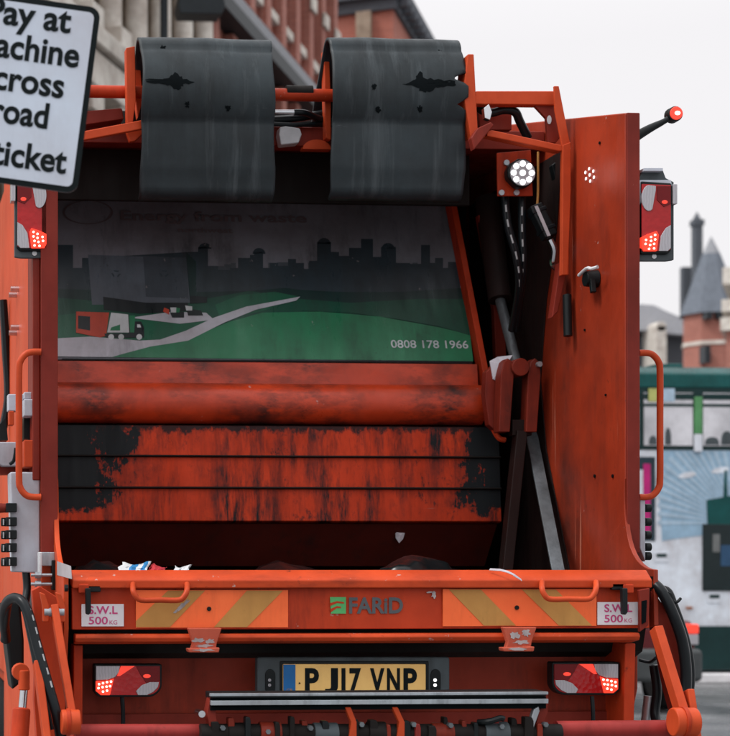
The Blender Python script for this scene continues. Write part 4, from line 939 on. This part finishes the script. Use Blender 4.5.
# scuffs in primer white
def scuff(parent, pts, Y, mat=M['paper']):
    mb = MB(); mb.flat([P(u, v, Y) for u, v in pts]); mb.build('scuff', mat, parent, recalc=False)
def blotch(u, v, ru, rv, Y, seed, name='scuff', mat=None, ang=0.0):
    random.seed(seed); mb = MB(); pts = []
    for k in range(16):
        a = 2 * math.pi * k / 16; q = random.uniform(.45, 1.1); x, y = ru * q * math.cos(a), rv * q * math.sin(a)
        pts.append(P(u + x * math.cos(ang) - y * math.sin(ang), v + x * math.sin(ang) + y * math.cos(ang), Y))
    c = P(u, v, Y); 
    for k in range(16): mb.flat([c, pts[k], pts[(k + 1) % 16]])
    mb.build(name, mat or M['scuff'], truck, recalc=False)
blotch(183, 605, 10, 2.6, .0035, 1, ang=-.75); blotch(176, 611, 4, 1.5, .0035, 2, ang=-.7); blotch(434, 595, 3, 4.5, .0105, 3); blotch(431, 592, 5, 1.4, .0105, 4)
for k, (u, v, ru, rv) in enumerate(((198, 640, 7, 2.5), (210, 641, 6, 3), (204, 646, 9, 2), (514, 635, 6, 5), (526, 633, 5, 4), (521, 642, 9, 2.5))): blotch(u, v, ru, rv, -.0365, 20 + k)
for k, (u, v, ru, rv) in enumerate(((204, 650, 12, 1.6), (519, 649, 12, 1.7))): blotch(u, v, ru, rv, -.0615, 40 + k)
# ---- maker's mark and load plates
mb = MB(); Yt = .0105
gq = [(330, 597), (346, 597), (346, 613.5), (331, 613.5)]
mb.flat([P(u, v, Yt) for u, v in gq], 0)
for pts in ([(330, 603), (337, 601), (344, 602), (344, 603.5), (337, 603), (330, 606)], [(330, 609), (337, 606), (341, 606.5), (341, 608), (337, 608), (331, 612)]): mb.flat([P(u, v, Yt - .001) for u, v in pts], 1)
mb.text('FARiD', P(349, 613.5, Yt), (1, 0, 0), (0, 0, 1), 2, W=P(403, 600, Yt).x - P(349, 600, Yt).x, H=P(0, 597, Yt).z - P(0, 613.5, Yt).z, off=.03)
mb.build('maker_mark', [M['logo_green'], M['orange'], M['logo_grey']], truck, recalc=False)
def swl(u0, u1, v0, v1):
    mb = MB(); mb.pbox(u0, u1, v0, v1, .006, .006); o = mb.build('load_plate', M['white_print'], truck, bevel=.002)
    w_ = u1 - u0; m2 = MB(); Yt = .0048
    m2.text('S.W.L', P(u0 + w_ * .17, v0 + 10, Yt), (1, 0, 0), (0, 0, 1), 0, W=(P(u0 + w_ * .85, v0, Yt) - P(u0 + w_ * .17, v0, Yt)).length, H=8 / 280, off=.02)
    m2.text('500', P(u0 + w_ * .17, v0 + 20.3, Yt), (1, 0, 0), (0, 0, 1), 0, W=(P(u0 + w_ * .62, v0, Yt) - P(u0 + w_ * .17, v0, Yt)).length, H=7.6 / 280, off=.012)
    m2.text('KG', P(u0 + w_ * .66, v0 + 20.3, Yt), (1, 0, 0), (0, 0, 1), 0, W=(P(u0 + w_ * .84, v0, Yt) - P(u0 + w_ * .66, v0, Yt)).length, H=4 / 280)
    m2.build('lettering', M['pink_print'], o, recalc=False)
swl(81.5, 124, 604, 626.5); swl(597.5, 638.5, 602, 625)
# ---- lip catches at both ends
for s_, (u, sg) in enumerate(((85, 1), (630, -1))):
    mb = MB(); mb.pbox(u - 6, u + 4, 584.5, 593, -.02, .03); mb.build('latch_block', M['orange'], truck, bevel=.003)
    mb = MB(); mb.pbox(u + 1, u + 16, 585, 592, -.012, .022) if sg > 0 else mb.pbox(u - 18, u - 3, 583, 590, -.012, .022)
    a = (u + 3) if sg > 0 else (u - 5)
    mb.slab([(a - 2.5, 588), (a + 3, 588), (a + 3.2, 612), (a + 1, 615), (a - 2, 614)], -.045, .025); mb.build('latch_lever', M['black'], truck, bevel=.004)
mb = MB(); mb.slab([(639, 590), (650, 588), (649, 625), (640, 632), (640, 600)], -.03, .02); mb.build('end_bracket', M['dark_red'], truck, bevel=.003)
mb = MB(); mb.slab([(642, 601), (647, 600), (646, 622), (642, 624)], -.034, .004); mb.build('bracket_slot', M['tear'], truck)
# ---- hinge brackets with chipped paint
for u, dv in ((205, 0), (520, -1)):
    mb = MB(); mb.slab([(u - 17, 628 + dv), (u + 17, 628 + dv), (u + 12, 643 + dv), (u + 11, 649 + dv), (u - 14, 649 + dv), (u - 12, 643 + dv)], -.035, .03)
    mb.slab([(u - 17, 648.5 + dv), (u + 15, 647.5 + dv), (u + 14, 652.5 + dv), (u - 16, 652.5 + dv)], -.06, .05)
    o = mb.build('hinge_bracket', paint('chipped_hinge_paint', (.5, .09, .05), dirt=.5, specks=.6, chips=1.0, seed=u, chipcol=(.62, .52, .5)), truck, bevel=.004)
# chipped rail paint: rests
# ---- number plate and its housing
Yp = .10
mb = MB(); mb.slab([(257, 657), (450, 657), (450, 694), (257, 694)], Yp, .04); ph = mb.build('plate_housing', M['plate_frame'], truck, bevel=.008)
mb = MB(); mb.slab([(280, 661), (429, 661), (429, 693), (280, 693)], Yp - .004, .01); mb.build('plate_recess', M['black'], ph, bevel=.004)
for u in (270.5, 436):
    mb = MB(); mb.slab(arc(u, 675, 5, 6, 0, 180, 8) + arc(u, 688, 5, 6, 180, 360, 8), Yp - .006, .01); lo = mb.build('plate_lamp', M['black'], ph, bevel=.003)
    m2 = MB(); m2.disc(P(u - 1, 680, Yp - .007), .006, n=8, t=.002); m2.disc(P(u - 1, 685, Yp - .007), .006, n=8, t=.002); m2.build('lamp_glint', M['led_white'] if u > 400 else M['lens_clear'], lo)
mb = MB(); mb.slab([(283, 664), (426, 664), (426, 694.5), (283, 694.5)], Yp - .010, .01); npl = mb.build('number_plate', M['plate_yellow'], truck, bevel=.004)
mb = MB(); mb.slab([(283.5, 664.5), (295.5, 664.5), (295.5, 694), (283.5, 694)], Yp - .0125, .005); mb.build('plate_band', M['plate_blue'], npl, bevel=.001)
mb = MB(); Yt = Yp - .0115; hh = (P(300, 668, Yt).z - P(300, 693, Yt).z)
for ch, u0, u1 in (('P', 305, 319), ('J', 325, 338), ('1', 341.5, 345.5), ('7', 349.5, 361), ('V', 370, 384.5), ('N', 387, 400), ('P', 403.5, 417)):
    o0 = P(u0, 693, Yt); wd = P(u1, 693, Yt).x - o0.x
    if ch == '1': mb.flat([o0, o0 + V(wd, 0, 0), o0 + V(wd, 0, hh), o0 + V(0, 0, hh)])
    else: mb.text(ch, o0, (1, 0, 0), (0, 0, 1), 0, W=wd, H=hh, off=.035)
mb.build('lettering', M['ink'], npl, recalc=False)
mb = MB(); mb.disc(P(299.5, 683, Yt), .003, n=8); mb.build('plate_screw', M['ink'], npl)
mb = MB()
mb.text('GB', P(286.5, 692, Yp - .0135), (1, 0, 0), (0, 0, 1), 0, W=.022, H=.012); mb.build('band_lettering', M['ochre'], npl, recalc=False)
# ---- lift comb bar
Yb = -.30
uL, uR = P(211, 700, Yb).x, P(546.5, 700, Yb).x
def zb(v): return P(380, v, Yb).z
mb = MB(); mb.prism([(uL, Yb, zb(694.5)), (uL, Yb + .012, zb(692)), (uL, Yb + .10, zb(692)), (uL, Yb + .10, zb(698)), (uL, Yb, zb(697))], (uR - uL, 0, 0)); cb_ = mb.build('comb_bar', M['black'], truck, bevel=.002)
mb = MB(); mb.box(uL, uR, Yb + .004, Yb + .09, zb(709.5), zb(697.5)); mb.build('comb_core', M['tear'], cb_)
mb = MB(); mb.box(uL - .004, uR + .004, Yb - .006, Yb + .012, zb(695.2), zb(692.5)); mb.build('upper_edge', M['steel'], cb_, bevel=.001)
mb = MB(); mb.box(uL - .002, uR + .002, Yb - .012, Yb + .01, zb(704), zb(699.5)); mb.build('lower_edge', M['steel'], cb_, bevel=.001)
for u, sg in ((213, -1), (545, 1)):
    mb = MB(); mb.slab([(u - 2, 693), (u + 3, 693), (u + 3, 712), (u - sg * 6, 736), (u - sg * 6 - 7, 740), (u - 6, 712)], Yb + .02, .06); mb.build('comb_bracket', M['dark_red'], truck, bevel=.003)
mb = MB(); c = P(202, 714, Yb); mb.cyl(c, c + V(0, .08, 0), .012, None, 10); mb.build('bolt', M['chrome'], truck)
# ---- lift shaft and tines
mb = MB(); mb.cyl(P(75, 732, -.22), P(203, 732, -.22), .028, None, 20); mb.build('lift_shaft', M['red_tube'], truck)
mb = MB(); mb.cyl(P(556, 730, -.22), P(676, 729, -.22), .032, None, 20); mb.build('lift_shaft', M['red_tube'], truck)
mb = MB(); mb.cyl(P(200, 733, -.26), P(560, 733, -.26), .032, None, 18); mb.build('comb_shaft', M['grimy'], truck)
random.seed(11)
for k, u in enumerate((236, 268, 322, 376, 440, 492)):
    c0, c1 = P(u - 9, 733, -.26), P(u + 9 + (k % 3) * 3, 733, -.26); mb = MB(); mb.cyl(c0, c1, .036 + .004 * (k % 2), None, 18); mb.build('shaft_clamp', [M['grimy'], M['greasy2'], M['plate_frame']][k % 3], truck, bevel=.003)
for k in range(22):
    u = 212 + k * 15.6 + random.uniform(-4, 4); v0 = random.uniform(716, 726); wd = random.uniform(4, 9)
    mb = MB(); mb.slab([(u, v0), (u + wd * .8, v0), (u + wd, v0 + 4), (u + wd, 748), (u, 748)], -.30 + random.uniform(-.01, .03), .04)
    mb.build('shaft_bracket', [M['grimy'], M['greasy2'], M['black'], M['red_tube'], M['grimy']][k % 5], truck, bevel=.004)
    if k % 3 == 0:
        mb = MB(); c = P(u + wd + 3, random.uniform(724, 732), -.305); mb.cyl(c, c + V(0, .03, 0), .009, None, 6); mb.build('bolt', M['dark_steel'], truck)
for u, lean, mm in ((352, -3, BR), (400, -4, BR), (532, 8, M['steel'])):
    mb = MB(); mb.slab([(u - 4 + lean, 707), (u + 2 + lean, 707), (u + 5, 722), (u + 5, 745), (u - 4, 745), (u - 1, 722)] if lean < 0 else [(u + 2, 709), (u + 7, 706), (u + 8, 711), (u + 2, 728), (u + 2, 745), (u - 5, 745), (u - 4, 728)], -.30, .025); mb.build('tine', mm, truck, bevel=.004)
mb = MB(); mb.tube([P(478, 722, -.27), P(490, 721, -.3), P(500, 718, -.3), P(504, 719, -.3)], .01, 8); mb.build('pull_pin', M['black'], truck)

# ---- control box, left, with connectors
mb = MB(); mb.slab([(10, 472), (40, 472), (40, 573), (13, 572)], .36, .14); cbx = mb.build('control_box', M['grey_paint'], truck, bevel=.006)
for v in (508, 522, 535, 548, 562):
    mb = MB(); mb.pbox(6, 17, v - 5, v + 4, .335, .08); c0 = P(1, v, .37); c1 = P(10, v, .37); mb.cyl(c0, c1, .016, None, 12); co = mb.build('cable_gland', M['black'], cbx, bevel=.003)
    for uu in (3.5, 9.5):
        if v > 520: mb = MB(); mb.bar(P(uu, v - 3, .33), P(uu, v + 3, .33), .004, .012); mb.build('gland_stripe', M['hose_mark'], co)
mb = MB(); mb.cyl(P(-6, 508, .36), P(8, 508, .36), .02, .016, 12); mb.build('gland_cap', M['dark_red'], cbx)
mb = MB(); mb.slab([(8, 442), (23, 442), (23, 466), (3, 466), (-6, 462), (-6, 442)], .45, .1); mb.build('side_bracket', M['grey_paint'], truck, bevel=.004)
mb = MB(); mb.slab([(24, 440), (40.5, 440), (40.5, 467), (24, 467)], .36, .12); mb.build('bracket_block', M['orange_clean'], truck, bevel=.004)
mb = MB(); mb.tube([P(10, 464, .42), P(14, 460, .41), P(16, 448, .4)], .007, 8); mb.build('bracket_hook', M['black'], truck)
mb = MB(); mb.pbox(24, 36, 399, 416, .37, .1); mb.pbox(8, 24, 394, 411, .45, .06); mb.pbox(24, 33, 392, 399, .42, .05); hg = mb.build('hinge_block', M['grey_paint'], truck, bevel=.004)
mb = MB(); mb.pbox(9, 14, 411, 425, .44, .06); mb.build('hinge_tongue', M['orange_clean'], hg, bevel=.003)
mb = MB(); mb.pbox(24, 40, 417, 439, .47, .2); mb.slab([(-8, 432), (6, 418), (8, 440), (-8, 441)], .5, .2); mb.build('hinge_recess', M['black'], truck)
mb = MB(); mb.slab([(-10, 466), (41, 468), (41, 474), (-10, 474)], .52, .1); mb.build('bracket_shade', M['dark_red'], truck)
mb = MB(); mb.tube([P(3, 300, 1.9), P(6, 350, 1.9), P(8, 400, 1.9), P(0, 440, 1.9)], .02, 8); mb.build('door_seal', M['hose'], truck)
# right box sliver with knobs
mb = MB(); mb.slab([(640, 498), (645.5, 498), (645.5, 562), (640, 548)], .40, .14); cb2 = mb.build('control_box', M['grey_paint'], truck, bevel=.004)
for v in (508, 522, 535, 547, 556):
    mb = MB(); mb.cyl(P(645, v, .42), P(650.5, v, .42), .016, None, 12); mb.build('cable_gland', M['black'], cb2, bevel=.002)
# reflective tape on left gusset, latch, catch screws
mb = MB(); X_ = XiL - .0165
mb.flat([PX(57, 561, X_ - .001), PX(71, 566, X_ - .001), PX(72, 579, X_ - .001), PX(57, 575, X_ - .001)]); mb.build('reflective_tape', M['tape'], truck, recalc=False)
mb = MB(); c = PX(68, 588, X_); mb.cyl(c, c + V(-.012, 0, 0), .012, None, 8); mb.build('bolt', M['black'], truck)
mb = MB(); mb.pbox(40.5, 55, 552, 566, .30, .03); mb.pbox(39, 42, 552, 578, .27, .06, 1); mb.pbox(52, 58, 560, 590, .28, .05, 2); mb.build('door_catch', [M['steel'], M['paper'], M['black']], truck, bevel=.003)
for v in (575, 584):
    mb = MB(); mb.tube([P(31, v, .26), P(35, v, .26), P(35.1, v, .26), P(41, v, .26), P(41.1, v, .26), P(52, v, .26)], [.006, .006, .012, .012, .006, .006], 8, smooth=False); mb.build('bolt', M['steel'], truck)
# ---- left lift arms
OA = M['orange_clean']
mb = MB(); mb.slab([(32, 590), (40, 586), (62, 600), (66, 700), (60, 760), (38, 760), (34, 700), (36, 640)], -.02, .06); mb.build('arm_plate', M['orange'], truck, bevel=.004)
mb = MB(); mb.bar(P(54, 606, -.12), P(73, 722, -.26), .026, .045, 0); mb.build('link_arm', OA, truck, bevel=.004)
for u in (44, 60):
    mb = MB(); mb.slab([(u - 4, 592), (u + 1, 594), (u + 6, 608), (u + 5, 622), (u - 1, 622), (u - 1, 608)], -.13, .035); mb.build('pivot_lug', OA, truck, bevel=.004)
mb = MB(); mb.cyl(P(44, 612, -.12), P(64, 612, -.12), .016, None, 12); mb.build('pivot_pin', M['steel'], truck)
mb = MB(); mb.bar(P(37, 662, -.2), P(50, 765, -.32), .026, .06, 0); mb.build('lift_arm', OA, truck, bevel=.005)
mb = MB(); mb.cyl(P(61, 722, -.30), P(80, 722, -.30), .042, None, 22); mb.build('arm_boss', OA, truck, bevel=.006)
mb = MB(); mb.cyl(P(66, 722, -.30), P(70, 722, -.30), .046, None, 22); mb.build('boss_ring', M['orange'], truck, bevel=.003)
mb = MB(); mb.cyl(P(21.5, 708, -.1), P(17, 770, -.14), .032, None, 20); mb.build('lift_cylinder', M['orange'], truck, bevel=.008)
mb = MB(); mb.cyl(P(24, 690, -.09), P(22, 712, -.1), .014, None, 14); mb.build('cylinder_rod', M['chrome'], truck)
mb = MB(); mb.cyl(P(24, 670, -.09) , P(24, 690, -.09), .02, .02, 12); c = P(21, 672, -.1); mb.cyl(c, c + V(0, .05, 0), .03, None, 16); mb.build('cylinder_eye', OA, truck, bevel=.004)
marked_hose([P(6, 640, .2), P(4, 612, .05), P(9, 600, -.05), P(19, 599, -.12), P(28, 612, -.16), P(37, 645, -.2), P(47, 680, -.24), P(56, 712, -.26), P(60, 735, -.25)], .018, n0=.42, n1=.8, count=8, side=Vector((.6, -1, 0)))
mb = MB(); mb.tube([P(4, 640, .2), P(8, 605, 0), P(15, 598, -.04), P(24, 606, -.08), P(32, 640, -.12), P(42, 690, -.18), P(50, 730, -.2)], .014, 10); mb.build('hose', M['hose'], truck)
mb = MB(); mb.tube([P(26, 572, .38), P(27, 590, .36), P(24, 610, .3)], .015, 10); mb.build('hose', M['hose'], truck)
mb = MB(); mb.slab([(-6, 606), (20, 600), (24, 640), (24, 680), (12, 690), (6, 640)], .35, .2); mb.build('hose_shroud', M['black'], truck, bevel=.01)
# ---- right lift arms
mb = MB(); mb.bar(P(656, 628, -.12), P(683, 716, -.26), .032, .05, 0); mb.build('link_arm', OA, truck, bevel=.004)
mb = MB(); mb.cyl(P(672, 722, -.30), P(696, 722, -.30), .05, None, 24); mb.build('arm_boss', OA, truck, bevel=.006)
mb = MB(); mb.cyl(P(681, 722, -.302), P(685, 722, -.302), .054, None, 24); mb.build('boss_ring', M['orange'], truck, bevel=.003)
mb = MB(); mb.bar(P(688, 690, -.22), P(700, 770, -.3), .026, .05, 0); mb.build('lift_arm', OA, truck, bevel=.005)
mb = MB(); mb.slab([(651, 590), (657, 596), (668, 610), (680, 640), (684, 670), (682, 700), (674, 712), (668, 690), (660, 650), (654, 625)], .10, .05); mb.build('arm_plate', M['dark_red'], truck, bevel=.006)
mb = MB(); mb.tube([P(652, 582, .12), P(662, 592, .08), P(672, 612, .06), P(682, 640, .06), P(686, 670, .06), P(685, 695, .06), P(680, 715, .06)], .020, 12); mb.build('hose', M['hose'], truck)
mb = MB(); mb.tube([P(652, 588, .16), P(667, 590, .12), P(674, 604, .1), P(685, 635, .1), P(691, 665, .1), P(690, 695, .1), P(684, 716, .1)], .013, 10); mb.build('hose', M['hose'], truck)
mb = MB(); mb.tube([P(664, 592, .1), P(675, 602, .08), P(681, 598, .08)], .006, 8); mb.slab([(664, 590), (672, 593), (675, 603), (673, 611), (666, 600)], .06, .05); mb.build('hose_clip', M['black'], truck, bevel=.003)
mb = MB(); mb.tube([P(640, 660, .3), P(650, 662, .25), P(656, 658, .2)], .007, 8); mb.tube([P(654, 665, .2), P(657, 690, .2), P(655, 714, .2), P(660, 730, .15)], .018, 10); mb.build('hose', M['hose'], truck)
mb = MB(); mb.cyl(P(650, 696, .25), P(647, 722, .25), .022, None, 14); mb.build('cylinder_rod', M['steel'], truck)

# ---- flap tears and holes
hole(fl, 178, 82, 5); tear(fl, 175, 80, [(-34, -2), (-22, 0), (-14, 1), (-6, -2), (0, -8), (5, -3), (12, -1), (20, 2), (11, 3), (6, 6), (0, 9), (-5, 5), (-13, 4), (-24, 3)])
for u, v in ((228, 108), (187, 105), (163, 48)): hole(fl, u, v, 2.2)
tear(fr_, 424, 84, [(-22, 0), (-12, -3), (-8, -8), (-4, -13), (0, -6), (10, -4), (20, -3), (31, -3), (31, 2), (20, 3), (12, 3), (6, 8), (-2, 7), (-8, 3)])
for u, v in ((378, 110), (374, 87), (420, 109), (439, 53)): hole(fr_, u, v, 2.3)

# ================================================================== rubbish in and on the hopper
def rag(name, pts, Y, lab, cat, mat, t=.006, bend=.02, grp=None):
    random.seed(len(lab)); mb = MB()
    c = Vector((0, 0, 0)); pp = [P(u, v, Y) + Vector((0, random.uniform(-bend, bend), 0)) for u, v in pts]
    for p in pp: c += p
    c /= len(pp); c.y -= bend
    for i in range(len(pp)):
        a, b_ = pp[i], pp[(i + 1) % len(pp)]; mb.prism([c, a, b_], (0, t, 0), 0)
    o = mb.build(name, mat); return tag(o, lab, cat, grp)
paper_y = .30
def sheet(name, u0, u1, v0, v1, Y, lab, cat, cols):
    mb = MB(); n = 12; m = 6; ids = []; sd_ = u0 * .37
    for k in range(n + 1):
        row = []
        for r in range(m + 1):
            f, g = k / n, r / m
            p = P(u0 + (u1 - u0) * f + 5 * g, v1 + (v0 - v1) * g + 1.5 * math.sin(f * 5 + sd_) * g, Y + .09 * g)
            p += Vector((mnoise.noise(Vector((f * 3, g * 3, sd_))) * .010, mnoise.noise(Vector((f * 4, g * 3, sd_ + 5))) * .03, mnoise.noise(Vector((f * 4, g * 4, sd_ + 9))) * .008))
            row.append(mb.addv(p))
        ids.append(row)
    for k in range(n):
        for r in range(m): mb.face((ids[k][r], ids[k + 1][r], ids[k + 1][r + 1], ids[k][r + 1]), min(len(cols) - 1, int(k / n * len(cols))))
    return tag(mb.build(name, cols, solid=.001), lab, cat)
sheet('paper_scrap', 117, 146, 563, 574, .14, 'folded paper leaflet with blue stripe behind the hopper lip at left', 'paper', [M['paper'], M['paper'], M['paper_blue'], M['paper_blue'], M['paper'], M['paper_blue'], M['paper']])
sheet('paper_scrap', 146, 162, 566, 574, .15, 'small red scrap of card next to the blue striped leaflet', 'paper', [M['paper_red']])
sheet('paper_scrap', 171, 187, 565.5, 574, .14, 'plain white scrap of paper behind the lip above the left handle', 'paper', [M['paper']])
rag('plastic_rag', [(395, 531), (401, 530), (405, 532), (403, 539), (399, 543), (396, 538)], 1.30, 'crumpled white plastic scrap stuck to the foot of the packer blade', 'rag', M['film'], t=.002, bend=.006)
rag('grease_rag', [(487, 362), (497, 357), (510, 356), (512, 362), (505, 374), (498, 384), (490, 380)], 1.16, 'torn grey white rag caught beside the clevis link', 'rag', M['film'], bend=.04)
mb = MB(); prev = None
path = [(490, 568.5, .02), (500, 569, -.005), (508, 571, -.02), (514, 574, -.026), (521, 579, -.022)]
for (u, v, y), (u2, v2, y2) in zip(path[:-1], path[1:]): mb.prism([P(u, v, y), P(u2, v2, y2), P(u2 + 1, v2 + 2.2, y2 - .001), P(u - 1, v + 1.8, y - .001)], (0, -.002, .001))
tag(mb.build('plastic_strip', M['film']), 'thin strip of clear plastic draped over the hopper lip', 'plastic strip')
def bag(u, v, Y, rx, ry, rz, lab, seed):
    bm = bmesh.new(); bmesh.ops.create_icosphere(bm, subdivisions=4, radius=1); c = P(u, v, Y)
    for vt in bm.verts:
        n = vt.co.normalized(); k = 1 + .30 * mnoise.noise(n * 1.6 + Vector((seed, 0, 0))) + .16 * abs(mnoise.noise(n * 4 + Vector((seed, 3, 0)))) + .07 * mnoise.noise(n * 10 + Vector((0, seed, 0)))
        vt.co = Vector((n.x * rx * k, n.y * ry * k, n.z * rz * k)) + c
    me = bpy.data.meshes.new('rubbish_bag'); bm.to_mesh(me); bm.free(); me.materials.append(M['bag'])
    me.polygons.foreach_set('use_smooth', [True] * len(me.polygons))
    o = bpy.data.objects.new('rubbish_bag', me); COL.objects.link(o); return tag(o, lab, 'rubbish bag')
bag(412, 594, .62, .22, .22, .13, 'shiny black rubbish bag in the hopper right of centre', 3.3)
bag(100, 604, .55, .25, .25, .14, 'black rubbish bag in the hopper beside the left side wall', 7.1)
bag(300, 603, .75, .32, .25, .14, 'black rubbish bag in the middle of the hopper', 1.4)
bag(225, 603, .5, .2, .2, .11, 'black rubbish bag in the hopper above the left hinge bracket', 9.4)

# ================================================================== parking sign on its leaning post
SY = 4.55                                                       # distance from the camera
so = PD(23.5, 92, SY); sr = (RGT * math.cos(R(8.0)) - UP * math.sin(R(8.0))); su = (UP * math.cos(R(7.4)) + RGT * math.sin(R(7.4)))
sn = -FWD
HW, HH = .176, .249
sign = thing('parking_sign', 'white parking sign with black border and lettering, tilted on a leaning post at top left', 'sign', (0, 0, 0))
base = so - sr * .10 - su * ((so.z) / su.z)
sign.location = (base.x, base.y, 0)
def rrect(hw, hh, r, lift):
    pts = []
    for cx2, cy2, a0 in ((hw - r, hh - r, 0), (-hw + r, hh - r, 90), (-hw + r, -hh + r, 180), (hw - r, -hh + r, 270)):
        for k in range(7): a = R(a0 + k * 15); pts.append(so + sr * (cx2 + r * math.cos(a)) + su * (cy2 + r * math.sin(a)) + sn * lift)
    return pts
msign = paint('reflective_white_sheeting', (.50, .51, .57), dirt=.2, specks=.15, seed=95, rough=.4, var=.1, bump=0)
mb = MB(); mb.prism(rrect(HW, HH, .03, 0), -sn * .004); mb.build('sign_panel', M['steel'], sign)
mb = MB(); mb.flat(rrect(HW, HH, .03, .0012)); mb.build('border', M['ink'], sign, recalc=False)
mb = MB(); mb.flat(rrect(HW - .0155, HH - .0155, .016, .0024)); mb.build('sign_face', msign, sign, recalc=False)
mb = MB()
def sl_(x, y): return so + sr * x + su * y + sn * .0036
for body, xr, wd, y in (('Pay at', .103, .226, .172), ('machine', .1357, .288, .084), ('across', .106, .228, -.002), ('road', .0745, .150, -.088), ('ticket', .1387, .200, -.200)):
    mb.text(body, sl_(xr - wd, y), sr, su, 0, W=wd, size=.094, off=.026)
mb.build('lettering', M['ink'], sign, recalc=False)
mb = MB(); pb = so - sr * .10 - sn * .05; mb.cyl(pb - su * (pb.z / su.z), pb + su * .3, .038, None, 20); mb.build('post', M['plate_frame'], sign)
for y in (.15, -.15):
    mb = MB(); c = pb + su * y; mb.cyl(c - su * .015, c + su * .015, .044, None, 20); mb.bar(c + sn * .02, so - sr * .10 + su * y - sn * .006, .05, .03, 0, side=sr); mb.build('clamp', M['steel'], sign)
# second, smaller plate on the same post, nearly all out of frame
s2 = so - sr * .148 - su * (HH + .036)
mb = MB(); mb.prism([s2 + sr * a + su * b_ for a, b_ in ((-.11, -.03), (.092, -.03), (.092, .03), (-.11, .03))], -sn * .004); mb.build('lower_plate', M['ink'], sign)
mb = MB(); mb.flat([s2 + sr * a + su * b_ + sn * .0015 for a, b_ in ((-.10, -.022), (.08, -.022), (.08, .022), (-.10, .022))]); mb.build('lower_plate_face', msign, sign, recalc=False)
